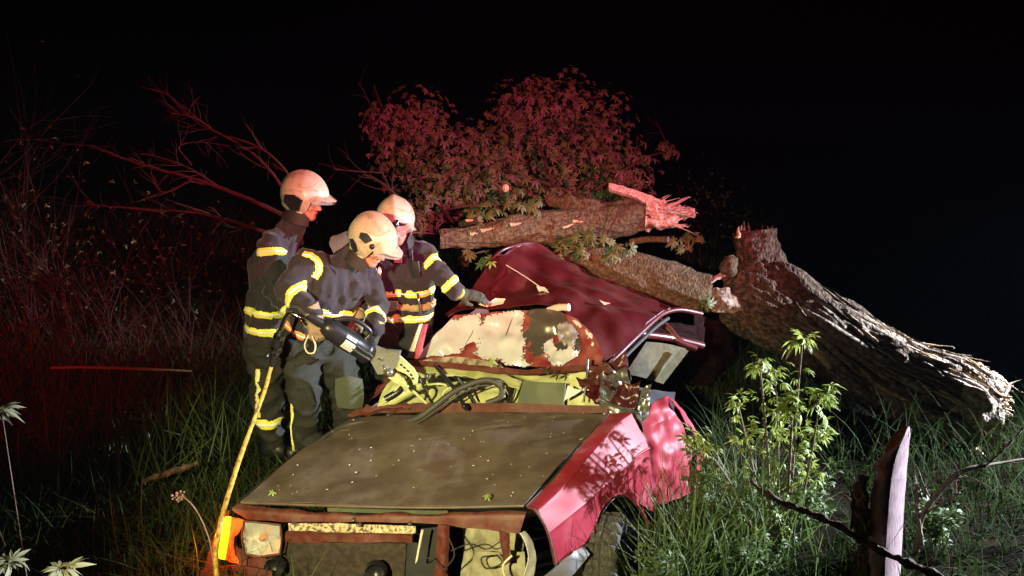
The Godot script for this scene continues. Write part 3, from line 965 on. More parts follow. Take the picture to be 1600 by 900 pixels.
	sheet(b, [
		[Vector3(0.07, 0.3, -3.24), Vector3(0.145, 0.309, -3.37), Vector3(0.224, 0.33, -3.5), Vector3(0.305, 0.364, -3.63), Vector3(0.391, 0.395, -3.77), Vector3(0.479, 0.426, -3.91), Vector3(0.563, 0.45, -4.04)],
		[Vector3(0.114, 0.305, -3.2), Vector3(0.205, 0.319, -3.33), Vector3(0.289, 0.342, -3.46), Vector3(0.372, 0.367, -3.6), Vector3(0.464, 0.401, -3.74), Vector3(0.569, 0.445, -3.89), Vector3(0.67, 0.47, -4)],
		[Vector3(0.126, 0.294, -3.19), Vector3(0.217, 0.304, -3.32), Vector3(0.301, 0.327, -3.45), Vector3(0.385, 0.35, -3.59), Vector3(0.481, 0.38, -3.73), Vector3(0.586, 0.423, -3.88), Vector3(0.688, 0.447, -3.99)],
		[Vector3(0.173, 0.214, -3.165), Vector3(0.272, 0.229, -3.285), Vector3(0.364, 0.233, -3.415), Vector3(0.457, 0.238, -3.555), Vector3(0.559, 0.249, -3.695), Vector3(0.674, 0.275, -3.845), Vector3(0.777, 0.282, -3.965)],
		[Vector3(0.177, 0.196, -3.172), Vector3(0.275, 0.208, -3.292), Vector3(0.368, 0.212, -3.422), Vector3(0.461, 0.22, -3.562), Vector3(0.563, 0.23, -3.702), Vector3(0.68, 0.249, -3.852), Vector3(0.783, 0.249, -3.97)],
		[Vector3(0.209, 0.042, -3.18), Vector3(0.31, 0.039, -3.3), Vector3(0.401, 0.048, -3.42), Vector3(0.467, 0.12, -3.56), Vector3(0.573, 0.127, -3.7), Vector3(0.697, 0.007, -3.84), Vector3(0.823, -0.116, -3.95)]], 44, 26, 0.006, 0.003, 0.7, 2.0)
	obj("right_wing", b, M.red, t)
	rod(t, "wing_gap_trim", [Vector4(0.067, 0.301, -3.245, 0.005), Vector4(0.221, 0.331, -3.505, 0.005), Vector4(0.388, 0.397, -3.775, 0.005), Vector4(0.56, 0.452, -4.045, 0.006)], M.rubber, 6)
	rod(t, "wing_front_edge", [Vector4(0.072, 0.311, -3.22, 0.006), Vector4(0.113, 0.31, -3.18, 0.007), Vector4(0.167, 0.213, -3.16, 0.007), Vector4(0.205, 0.048, -3.16, 0.008)], M.rust, 8, 14)
	rod(t, "wheel_arch_lip", [Vector4(0.4, 0.047, -3.41, 0.008), Vector4(0.459, 0.118, -3.55, 0.008), Vector4(0.565, 0.132, -3.69, 0.009), Vector4(0.688, 0.013, -3.83, 0.009), Vector4(0.796, -0.186, -3.93, 0.009)], M.red, 8, 20)
	panel(t, "wheel_arch_liner", [[Vector3(0.402, 0.042, -3.43), Vector3(0.487, 0.102, -3.58), Vector3(0.584, 0.101, -3.72), Vector3(0.727, -0.038, -3.88)], [Vector3(0.239, -0.069, -3.62), Vector3(0.299, -0.006, -3.75), Vector3(0.381, -0.022, -3.88), Vector3(0.507, -0.143, -4)]], M.black, 14, 6, 0.004)
	wheel(t, Vector3(0.508, -0.19, -3.5), Vector3(0.93, 0.10, 0.30))
	# folded right door and the torn metal behind the wing
	panel(t, "right_door", [[Vector3(0.688, 0.486, -4.12), Vector3(0.802, 0.455, -4.16), Vector3(0.93, 0.489, -4.24)], [Vector3(0.741, 0.356, -4.05), Vector3(0.881, 0.366, -4.12), Vector3(1.017, 0.359, -4.26)], [Vector3(0.783, 0.18, -4), Vector3(0.938, 0.166, -4.1), Vector3(1.129, 0.083, -4.28)], [Vector3(0.82, -0.091, -3.98), Vector3(0.962, -0.129, -4.08), Vector3(1.118, -0.159, -4.25)]], M.red, 48, 52, 0.008, 0.026, 1.0, 5.0, false)
	panel(t, "door_edge", [[Vector3(0.922, 0.489, -4.24), Vector3(1.027, 0.355, -4.27), Vector3(1.142, 0.074, -4.3), Vector3(1.134, -0.175, -4.28)], [Vector3(0.981, 0.422, -4.4), Vector3(1.096, 0.287, -4.42), Vector3(1.207, 0.005, -4.45), Vector3(1.196, -0.247, -4.42)]], M.red, 14, 4, 0.005, 0.015, 1.5)
	for k in 7:
		var c0: Vector3 = [Vector3(0.608, 0.546, -4.15), Vector3(0.663, 0.493, -4.1), Vector3(0.556, 0.558, -4.25), Vector3(0.72, 0.446, -4.12), Vector3(0.626, 0.568, -4.4), Vector3(0.513, 0.516, -4.2), Vector3(0.637, 0.411, -4.06)][k]
		var u := Vector3(rnd(0.06, 0.12), rnd(-0.05, 0.05), rnd(-0.05, 0.05))
		var w2 := Vector3(rnd(-0.05, 0.05), rnd(-0.13, -0.07), rnd(-0.04, 0.06))
		panel(t, "torn_metal", [[c0 - u - w2, c0 - w2 * 0.8 + jit(0.02), c0 + u - w2], [c0 - u, c0 + jit(0.05), c0 + u], [c0 - u * 0.7 + w2, c0 + w2 + jit(0.02), c0 + u + w2 * 0.6]], M.roof if k % 3 else M.steel, 16, 16, 0.003, 0.03, 2.6, k * 13.0)
	engine_bay(t)
	cabin(t)

func v4(p: Vector3, r: float) -> Vector4:
	return Vector4(p.x, p.y, p.z, r)

func engine_bay(t: Node3D) -> void:
	var b := MB.new()
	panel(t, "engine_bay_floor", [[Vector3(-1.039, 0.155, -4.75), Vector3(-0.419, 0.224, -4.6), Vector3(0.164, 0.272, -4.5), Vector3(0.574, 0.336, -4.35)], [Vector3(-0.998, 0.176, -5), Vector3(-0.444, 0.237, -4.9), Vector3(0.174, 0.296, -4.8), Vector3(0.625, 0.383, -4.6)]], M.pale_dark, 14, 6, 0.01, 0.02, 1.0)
	panel(t, "bulkhead", [[Vector3(-0.821, 0.272, -4.66), Vector3(-0.501, 0.295, -4.6), Vector3(-0.164, 0.325, -4.52), Vector3(0.161, 0.356, -4.44), Vector3(0.455, 0.395, -4.36)], [Vector3(-0.769, 0.349, -4.78), Vector3(-0.469, 0.38, -4.72), Vector3(-0.147, 0.395, -4.64), Vector3(0.165, 0.418, -4.55), Vector3(0.481, 0.475, -4.44)], [Vector3(-0.682, 0.469, -4.9), Vector3(-0.435, 0.474, -4.84), Vector3(-0.129, 0.46, -4.76), Vector3(0.168, 0.467, -4.66), Vector3(0.529, 0.54, -4.52)]], M.pale, 30, 14, 0.006, 0.03, 1.3, 2.0)
	panel(t, "cowl_top", [[Vector3(-0.675, 0.551, -4.7), Vector3(-0.415, 0.555, -4.62), Vector3(-0.123, 0.538, -4.54), Vector3(0.065, 0.507, -4.48)], [Vector3(-0.618, 0.533, -4.58), Vector3(-0.387, 0.532, -4.52), Vector3(-0.14, 0.513, -4.45), Vector3(0.048, 0.493, -4.4)]], M.pale, 20, 5, 0.006, 0.012, 1.2, 8.0)
	panel(t, "cowl_gap", [[Vector3(-0.498, 0.494, -4.53), Vector3(-0.357, 0.521, -4.5), Vector3(-0.234, 0.506, -4.47)], [Vector3(-0.525, 0.456, -4.54), Vector3(-0.358, 0.492, -4.51), Vector3(-0.223, 0.477, -4.48)]], M.black, 8, 3, 0.006)
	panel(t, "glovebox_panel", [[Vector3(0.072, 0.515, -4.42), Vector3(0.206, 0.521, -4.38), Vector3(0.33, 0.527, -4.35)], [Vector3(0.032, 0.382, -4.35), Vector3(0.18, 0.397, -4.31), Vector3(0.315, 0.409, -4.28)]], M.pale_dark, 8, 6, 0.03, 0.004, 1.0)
	panel(t, "side_panel", [[Vector3(0.353, 0.543, -4.46), Vector3(0.457, 0.582, -4.42), Vector3(0.552, 0.579, -4.38)], [Vector3(0.333, 0.386, -4.36), Vector3(0.453, 0.389, -4.33), Vector3(0.552, 0.409, -4.28)]], M.pale, 14, 10, 0.01, 0.02, 1.5)
	panel(t, "screen_sill", [[Vector3(-0.669, 0.577, -4.66), Vector3(-0.413, 0.578, -4.6), Vector3(-0.163, 0.575, -4.53), Vector3(0.088, 0.577, -4.46), Vector3(0.316, 0.618, -4.4), Vector3(0.591, 0.644, -4.33)], [Vector3(-0.653, 0.551, -4.63), Vector3(-0.411, 0.554, -4.57), Vector3(-0.162, 0.551, -4.5), Vector3(0.088, 0.554, -4.43), Vector3(0.315, 0.599, -4.37), Vector3(0.588, 0.622, -4.3)]], M.rust, 36, 3, 0.015, 0.010, 1.3, 1.0)
	# struts, hoses and torn inner panels on the left, where the cutter works
	rod(t, "strut_tube", [Vector4(-0.789, 0.346, -4.5, 0.037), Vector4(-0.654, 0.42, -4.52, 0.037), Vector4(-0.542, 0.47, -4.55, 0.033)], M.pale, 14)
	panel(t, "inner_sill", [[Vector3(-0.882, 0.293, -4.58), Vector3(-0.842, 0.405, -4.66), Vector3(-0.756, 0.491, -4.72)], [Vector3(-0.776, 0.309, -4.54), Vector3(-0.718, 0.402, -4.62), Vector3(-0.64, 0.487, -4.68)]], M.pale, 8, 12, 0.006, 0.035, 1.6, 3.0)
	panel(t, "torn_sill", [[Vector3(-1.021, 0.259, -4.6), Vector3(-0.958, 0.345, -4.68), Vector3(-0.855, 0.404, -4.74)], [Vector3(-0.971, 0.275, -4.56), Vector3(-0.899, 0.351, -4.64), Vector3(-0.818, 0.393, -4.72)]], M.rust, 6, 12, 0.005, 0.03, 1.6, 6.0)
	panel(t, "torn_sill", [[Vector3(-0.864, 0.445, -4.7), Vector3(-0.772, 0.496, -4.72), Vector3(-0.664, 0.534, -4.74)], [Vector3(-0.833, 0.423, -4.66), Vector3(-0.75, 0.469, -4.68), Vector3(-0.642, 0.516, -4.7)]], M.rust, 10, 4, 0.005, 0.02, 1.6, 9.0)
	for q in [[Vector4(-0.658, 0.479, -4.44, 0.01), Vector4(-0.6, 0.435, -4.42, 0.01), Vector4(-0.532, 0.375, -4.4, 0.008)], [Vector4(-0.532, 0.48, -4.46, 0.008), Vector4(-0.442, 0.488, -4.45, 0.008), Vector4(-0.377, 0.466, -4.44, 0.008)], [Vector4(-0.443, 0.373, -4.44, 0.008), Vector4(-0.427, 0.437, -4.45, 0.008), Vector4(-0.379, 0.467, -4.46, 0.008)], [Vector4(-0.815, 0.36, -4.44, 0.008), Vector4(-0.76, 0.408, -4.46, 0.008), Vector4(-0.673, 0.521, -4.5, 0.008)]]:
		rod(t, "brace", q, M.pale, 8)
	for q in [[Vector4(-0.34, 0.533, -4.44, 0.01), Vector4(-0.288, 0.465, -4.42, 0.01), Vector4(-0.236, 0.388, -4.4, 0.008)], [Vector4(-0.562, 0.483, -4.44, 0.009), Vector4(-0.528, 0.448, -4.42, 0.009), Vector4(-0.554, 0.38, -4.42, 0.008)], [Vector4(-0.076, 0.471, -4.45, 0.008), Vector4(-0.032, 0.423, -4.42, 0.008), Vector4(-0.048, 0.379, -4.4, 0.008)], [Vector4(0.024, 0.482, -4.42, 0.008), Vector4(0.008, 0.422, -4.4, 0.008), Vector4(-0.012, 0.379, -4.4, 0.008)], [Vector4(-0.801, 0.382, -4.46, 0.024), Vector4(-0.722, 0.426, -4.48, 0.024), Vector4(-0.683, 0.462, -4.5, 0.016)]]:
		rod(t, "hose", q, M.black, 8)
	for q in [Vector3(-0.236, 0.482, -4.42), Vector3(-0.583, 0.51, -4.46), Vector3(-0.393, 0.491, -4.44), Vector3(-0.53, 0.535, -4.46)]:
		b = MB.new()
		lathe(b, q, Vector3(0.1, 0.6, 0.8), [Vector2(0, -0.015), Vector2(0.018, -0.015), Vector2(0.02, 0.0), Vector2(0.012, 0.006), Vector2(0.012, 0.016), Vector2(0, 0.018)], 12)
		obj("fitting", b, M.steel, t)
	# rubber screen seal, pulled out in a loop
	b = MB.new()
	tube(b, [Vector4(-1.126, 0.253, -4.16, 0.011), Vector4(-1.049, 0.268, -4.28, 0.014), Vector4(-0.947, 0.28, -4.32, 0.016), Vector4(-0.746, 0.297, -4.3, 0.018), Vector4(-0.588, 0.338, -4.24, 0.019), Vector4(-0.478, 0.412, -4.24, 0.019), Vector4(-0.356, 0.495, -4.28, 0.019), Vector4(-0.218, 0.546, -4.32, 0.019), Vector4(-0.125, 0.551, -4.33, 0.02), Vector4(-0.062, 0.509, -4.32, 0.02), Vector4(-0.074, 0.451, -4.31, 0.018), Vector4(-0.157, 0.414, -4.31, 0.016)], 10, 70)
	obj("screen_seal", b, M.seal, t)
	b = MB.new()
	tube(b, [Vector4(-1.038, 0.268, -4.23, 0.006), Vector4(-0.738, 0.293, -4.25, 0.006), Vector4(-0.576, 0.33, -4.2, 0.006), Vector4(-0.459, 0.407, -4.2, 0.006), Vector4(-0.338, 0.485, -4.24, 0.006), Vector4(-0.213, 0.531, -4.28, 0.006), Vector4(-0.131, 0.539, -4.28, 0.006)], 6, 50)
	obj("seal_lip", b, M.seal, t)
	var wa := rod(t, "wiper_arm", [Vector4(-0.489, 0.594, -4.5, 0.01), Vector4(-0.414, 0.54, -4.42, 0.012), Vector4(-0.345, 0.485, -4.33, 0.012), Vector4(-0.3, 0.448, -4.24, 0.013), Vector4(-0.279, 0.427, -4.2, 0.015)], M.black, 8)
	b = MB.new()
	b.box(Transform3D(Basis.from_euler(Vector3(0.5, 0.3, -0.9)), Vector3(-0.279, 0.431, -4.2)), Vector3(0.05, 0.028, 0.03), 0.008)
	obj("wiper_pivot", b, M.black, wa)
	# torn paper and leaf muck at the screen corner
	plate(t, "torn_lining", [Vector3(0.312, 0.456, -4.24), Vector3(0.336, 0.543, -4.27), Vector3(0.378, 0.519, -4.27), Vector3(0.42, 0.514, -4.26), Vector3(0.381, 0.489, -4.25)], M.paper, Vector3(0, 0.002, -0.004))
	plate(t, "torn_lining", [Vector3(0.423, 0.514, -4.25), Vector3(0.456, 0.572, -4.28), Vector3(0.478, 0.543, -4.27), Vector3(0.5, 0.522, -4.25)], M.paper, Vector3(0, 0.002, -0.004))
	rod(t, "bent_strip", [Vector4(0.461, 0.676, -4.36, 0.009), Vector4(0.451, 0.588, -4.28, 0.008), Vector4(0.427, 0.463, -4.2, 0.006)], M.steel, 6)
	panel(t, "crumpled_trim", [[Vector3(0.54, 0.659, -4.36), Vector3(0.585, 0.649, -4.34), Vector3(0.619, 0.622, -4.3)], [Vector3(0.557, 0.622, -4.3), Vector3(0.6, 0.592, -4.27), Vector3(0.644, 0.545, -4.24)]], M.steel, 10, 10, 0.003, 0.04, 3.0, 21.0)

func cabin(t: Node3D) -> void:
	var b := MB.new()
	# windscreen: one crazed, sagging sheet with foil-like tears and scraps of red paint
	var net := [[Vector3(-0.661, 0.514, -4.816), Vector3(-0.275, 0.546, -4.716), Vector3(0.083, 0.55, -4.594), Vector3(0.325, 0.572, -4.526), Vector3(0.57, 0.608, -4.468)], [Vector3(-0.59, 0.584, -4.853), Vector3(-0.256, 0.62, -4.776), Vector3(0.084, 0.637, -4.675), Vector3(0.35, 0.67, -4.611), Vector3(0.568, 0.679, -4.539)], [Vector3(-0.481, 0.701, -4.917), Vector3(-0.172, 0.734, -4.847), Vector3(0.085, 0.741, -4.769), Vector3(0.355, 0.772, -4.704), Vector3(0.516, 0.761, -4.637)], [Vector3(-0.387, 0.796, -4.967), Vector3(-0.174, 0.825, -4.925), Vector3(0.086, 0.857, -4.869), Vector3(0.298, 0.863, -4.806), Vector3(0.428, 0.83, -4.732)]]
	var ws := panel(t, "folded_screen_frame", net, M.dull_red, 60, 36, 0.005, 0.014, 1.2, 2.0)
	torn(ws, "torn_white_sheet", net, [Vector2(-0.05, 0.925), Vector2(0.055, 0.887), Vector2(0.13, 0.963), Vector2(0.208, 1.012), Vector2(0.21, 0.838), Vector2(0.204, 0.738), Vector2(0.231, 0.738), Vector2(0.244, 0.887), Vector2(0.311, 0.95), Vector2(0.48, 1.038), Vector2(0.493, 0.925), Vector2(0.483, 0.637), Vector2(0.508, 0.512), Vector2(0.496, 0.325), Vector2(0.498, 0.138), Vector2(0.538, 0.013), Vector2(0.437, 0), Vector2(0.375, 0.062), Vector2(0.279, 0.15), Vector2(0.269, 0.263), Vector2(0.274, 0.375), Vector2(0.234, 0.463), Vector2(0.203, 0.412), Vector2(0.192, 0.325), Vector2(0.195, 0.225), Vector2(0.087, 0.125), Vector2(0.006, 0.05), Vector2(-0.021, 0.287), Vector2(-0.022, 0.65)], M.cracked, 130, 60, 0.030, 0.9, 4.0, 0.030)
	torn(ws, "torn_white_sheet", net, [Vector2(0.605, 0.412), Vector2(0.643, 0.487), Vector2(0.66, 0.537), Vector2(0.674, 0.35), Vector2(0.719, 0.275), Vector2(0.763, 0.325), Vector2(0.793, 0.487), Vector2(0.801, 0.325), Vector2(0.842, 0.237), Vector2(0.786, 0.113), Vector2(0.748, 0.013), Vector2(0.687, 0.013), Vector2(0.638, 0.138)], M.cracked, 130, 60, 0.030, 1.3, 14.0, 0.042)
	torn(ws, "foil_tear", net, [Vector2(0.509, 0.975), Vector2(0.605, 1.038), Vector2(0.832, 1.038), Vector2(0.791, 0.825), Vector2(0.844, 0.738), Vector2(0.85, 0.575), Vector2(0.856, 0.312), Vector2(0.799, 0.188), Vector2(0.721, 0.188), Vector2(0.668, 0.287), Vector2(0.631, 0.287), Vector2(0.604, 0.237), Vector2(0.564, 0.188), Vector2(0.516, 0.362), Vector2(0.489, 0.588), Vector2(0.52, 0.7), Vector2(0.548, 0.825)], M.dark_foil, 110, 60, 0.030, 0.8, 23.0, 0.014)
	torn(ws, "foil_tear", net, [Vector2(0.697, 0.738), Vector2(0.775, 0.787), Vector2(0.835, 0.713), Vector2(0.835, 0.512), Vector2(0.785, 0.312), Vector2(0.735, 0.388), Vector2(0.691, 0.512)], M.foil, 130, 60, 0.030, 1.2, 33.0, 0.030)
	for q in [[Vector2(0.879, 0.9), Vector2(0.947, 0.912), Vector2(0.959, 0.825), Vector2(0.922, 0.75), Vector2(0.882, 0.775)], [Vector2(0.942, 0.7), Vector2(0.969, 0.725), Vector2(0.988, 0.613), Vector2(0.964, 0.55), Vector2(0.933, 0.588)], [Vector2(0.941, 0.475), Vector2(0.959, 0.463), Vector2(0.952, 0.4), Vector2(0.934, 0.412)]]:
		torn(ws, "white_flake", net, q, M.white, 150, 80, 0.014, 1.2, 2.0, 0.012)
	panel(ws, "lower_edge", [[Vector3(-0.663, 0.529, -4.768), Vector3(-0.424, 0.576, -4.731), Vector3(-0.261, 0.58, -4.691), Vector3(-0.104, 0.57, -4.64)], [Vector3(-0.645, 0.516, -4.726), Vector3(-0.419, 0.532, -4.664), Vector3(-0.199, 0.544, -4.611), Vector3(-0.041, 0.549, -4.585)]], M.lip_cream, 24, 6, 0.004, 0.006, 1.0)
	for q in [[Vector3(-0.213, 0.83, -4.905), Vector3(-0.246, 0.77, -4.859), Vector3(-0.27, 0.712, -4.811), Vector3(-0.311, 0.652, -4.772)], [Vector3(0.004, 0.822, -4.829), Vector3(-0.034, 0.737, -4.755), Vector3(-0.055, 0.665, -4.698), Vector3(-0.029, 0.593, -4.622)]]:
		rod(ws, "crease", [v4(q[0], 0.002), v4(q[1], 0.003), v4(q[2], 0.003), v4(q[3], 0.002)], M.dull_red, 5)
	# roof, dented down behind the screen
	b = MB.new()
	sheet(b, [
		[Vector3(-0.448, 0.759, -5.06), Vector3(-0.32, 0.81, -5.02), Vector3(-0.044, 0.836, -4.99), Vector3(0.294, 0.876, -4.9), Vector3(0.47, 0.781, -4.72), Vector3(0.579, 0.621, -4.48)],
		[Vector3(-0.335, 0.865, -5.14), Vector3(-0.173, 0.897, -5.16), Vector3(0.091, 0.917, -5.2), Vector3(0.378, 0.925, -5.12), Vector3(0.609, 0.844, -4.92), Vector3(0.769, 0.694, -4.66)],
		[Vector3(-0.232, 0.971, -5.3), Vector3(-0.075, 1.016, -5.36), Vector3(0.134, 1.013, -5.48), Vector3(0.41, 0.952, -5.44), Vector3(0.689, 0.884, -5.22), Vector3(0.926, 0.754, -4.92)],
		[Vector3(-0.171, 1.084, -5.46), Vector3(0, 1.119, -5.6), Vector3(0.179, 1.099, -5.72), Vector3(0.475, 0.958, -5.66), Vector3(0.794, 0.864, -5.44), Vector3(1.051, 0.776, -5.12)],
		[Vector3(-0.048, 1.174, -5.56), Vector3(0.06, 1.169, -5.72), Vector3(0.214, 1.148, -5.86), Vector3(0.526, 0.925, -5.78), Vector3(0.908, 0.834, -5.58), Vector3(1.141, 0.782, -5.25)]], 80, 64, 0.006, 0.030, 0.6, 6.0, false)
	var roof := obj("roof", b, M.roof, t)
	rod(roof, "roof_edge", [Vector4(-0.447, 0.771, -5.05, 0.013), Vector4(-0.326, 0.856, -5.14, 0.014), Vector4(-0.228, 0.966, -5.3, 0.014), Vector4(-0.167, 1.079, -5.46, 0.014), Vector4(-0.043, 1.174, -5.56, 0.014), Vector4(0.203, 1.154, -5.85, 0.018), Vector4(0.525, 0.927, -5.77, 0.018), Vector4(0.906, 0.836, -5.57, 0.015), Vector4(1.141, 0.782, -5.25, 0.014)], M.roof, 8, 50)
	for q in [[Vector3(-0.23, 0.865, -5.02), Vector3(-0.195, 0.897, -5.04), Vector3(-0.151, 0.883, -5.04), Vector3(-0.116, 0.904, -5.05), Vector3(-0.044, 0.899, -5.05), Vector3(-0.062, 0.87, -5.02), Vector3(-0.124, 0.861, -5), Vector3(-0.177, 0.852, -5)], [Vector3(0.172, 0.967, -5.16), Vector3(0.226, 0.96, -5.15), Vector3(0.288, 0.916, -5.12), Vector3(0.216, 0.937, -5.13), Vector3(0.189, 0.932, -5.13)], [Vector3(0.599, 0.902, -5), Vector3(0.634, 0.89, -4.99), Vector3(0.677, 0.884, -4.98), Vector3(0.632, 0.873, -4.97)]]:
		plate(roof, "paint_flake", q, M.flake, Vector3(0, 0.004, 0.012))
	rod(roof, "peeled_strip", [Vector4(-0.061, 1.082, -5.42, 0.004), Vector4(0.092, 1.017, -5.26, 0.004), Vector4(0.207, 0.962, -5.12, 0.004), Vector4(0.293, 0.915, -5.04, 0.003)], M.flake, 5, 16)
	b = MB.new()
	tube(b, [Vector4(0.24, 0.873, -4.84, 0.017), Vector4(0.305, 0.895, -4.8, 0.025), Vector4(0.374, 0.909, -4.76, 0.025)], 9, 10, 0.004, 4.0)
	obj("rolled_lining", b, M.flake, roof)
	# folded screen pillar beside the firefighters
	plate(t, "screen_pillar", [Vector3(-0.679, 0.611, -4.62), Vector3(-0.6, 0.818, -4.66), Vector3(-0.579, 0.823, -4.66), Vector3(-0.645, 0.605, -4.61)], M.steel, Vector3(0, 0, -0.02))
	plate(t, "screen_pillar", [Vector3(-0.639, 0.604, -4.6), Vector3(-0.574, 0.821, -4.65), Vector3(-0.554, 0.818, -4.66), Vector3(-0.602, 0.609, -4.6)], M.red, Vector3(0.01, 0, -0.02))
	# right door frame, pillars, trim board
	rod(t, "door_frame", [Vector4(0.568, 0.59, -4.42, 0.016), Vector4(0.665, 0.623, -4.58, 0.018), Vector4(0.813, 0.68, -4.8, 0.021), Vector4(0.985, 0.739, -5.05, 0.022), Vector4(1.095, 0.761, -5.2, 0.018), Vector4(1.239, 0.748, -5.35, 0.019), Vector4(1.44, 0.682, -5.5, 0.019)], M.roof, 10, 30)
	rod(t, "door_frame_seal", [Vector4(0.594, 0.572, -4.4, 0.012), Vector4(0.694, 0.607, -4.55, 0.012), Vector4(0.843, 0.662, -4.77, 0.013), Vector4(1.003, 0.715, -5, 0.013), Vector4(1.113, 0.736, -5.15, 0.014)], M.rubber, 8, 20)
	rod(t, "rain_channel", [Vector4(0.824, 0.71, -4.82, 0.008), Vector4(0.934, 0.755, -4.97, 0.009), Vector4(1.072, 0.795, -5.14, 0.009)], M.roof, 6, 12)
	panel(t, "trim_board", [[Vector3(0.946, 0.59, -5.05), Vector3(1.088, 0.567, -5.08), Vector3(1.24, 0.523, -5.1)], [Vector3(0.78, 0.397, -4.92), Vector3(0.908, 0.363, -4.94), Vector3(1.039, 0.318, -4.96)]], M.card, 10, 8, 0.012, 0.006, 1.0)
	panel(t, "trim_board", [[Vector3(1.189, 0.541, -5.04), Vector3(1.244, 0.527, -5.04)], [Vector3(0.994, 0.342, -4.92), Vector3(1.049, 0.323, -4.92)]], M.card, 3, 6, 0.01)
	rod(t, "centre_pillar", [Vector4(1.081, 0.683, -5.3, 0.023), Vector4(1.148, 0.619, -5.25, 0.028), Vector4(1.215, 0.546, -5.2, 0.028), Vector4(1.339, 0.493, -5.2, 0.023)], M.roof, 10)
	rod(t, "centre_pillar", [Vector4(0.89, 0.66, -5, 0.027), Vector4(1.14, 0.575, -5.2, 0.028), Vector4(1.41, 0.488, -5.3, 0.028)], M.roof, 10)
	panel(t, "parcel_shelf", [[Vector3(1.063, 0.632, -5.5), Vector3(1.292, 0.58, -5.6), Vector3(1.519, 0.517, -5.7)], [Vector3(1, 0.562, -5.35), Vector3(1.243, 0.509, -5.45), Vector3(1.486, 0.435, -5.55)]], M.painted_shade, 8, 5, 0.01, 0.01, 1.0)  # shelf coloured near-black in place of the cabin's shade
	panel(t, "rear_wing", [[Vector3(1.514, 0.572, -5.9), Vector3(1.73, 0.477, -6.1), Vector3(1.96, 0.339, -6.3)], [Vector3(1.506, 0.299, -5.85), Vector3(1.729, 0.215, -6), Vector3(1.923, 0.107, -6.2)], [Vector3(1.467, 0.014, -5.8), Vector3(1.692, -0.09, -6), Vector3(1.848, -0.126, -6.2)]], M.painted_shade, 14, 14, 0.006, 0.04, 0.7, 14.0)  # wing coloured near-black in place of the shade on it
	panel(t, "seat_back", [[Vector3(0.752, 0.294, -4.95), Vector3(0.96, 0.22, -5.05), Vector3(1.175, 0.164, -5.15)], [Vector3(0.721, 0.246, -4.85), Vector3(0.935, 0.161, -4.95), Vector3(1.147, 0.113, -5.05)], [Vector3(0.691, 0.135, -4.8), Vector3(0.913, 0.048, -4.9), Vector3(1.133, -0.013, -5)]], M.coat, 16, 12, 0.08, 0.02, 0.8, 7.0)
	panel(t, "left_side", [[Vector3(-1.039, 0.155, -4.75), Vector3(-0.735, 0.308, -5.1), Vector3(-0.498, 0.503, -5.6), Vector3(-0.219, 0.62, -6.2)], [Vector3(-0.956, -0.101, -4.6), Vector3(-0.688, -0.091, -5), Vector3(-0.399, 0.014, -5.5), Vector3(-0.109, 0.139, -6.1)]], M.rust, 14, 6, 0.008, 0.02, 1.0)


# ---------------------------------------------------------------- firefighters
func frame(o: Vector3, f: Vector3, u: Vector3) -> Transform3D:      # -z forward is f, y up, x right
	var ff := f.normalized()
	var r := ff.cross(u).normalized()
	return Transform3D(Basis(r, r.cross(ff), -ff), o)

func field_box(pts: Array, pad: float, cell: float) -> Field:
	var a: Vector3 = pts[0]
	var b: Vector3 = pts[0]
	for p in pts:
		a = Vector3(minf(a.x, p.x), minf(a.y, p.y), minf(a.z, p.z))
		b = Vector3(maxf(b.x, p.x), maxf(b.y, p.y), maxf(b.z, p.z))
	var f := Field.new()
	f.setup(a - Vector3.ONE * pad, b + Vector3.ONE * pad, cell)
	return f

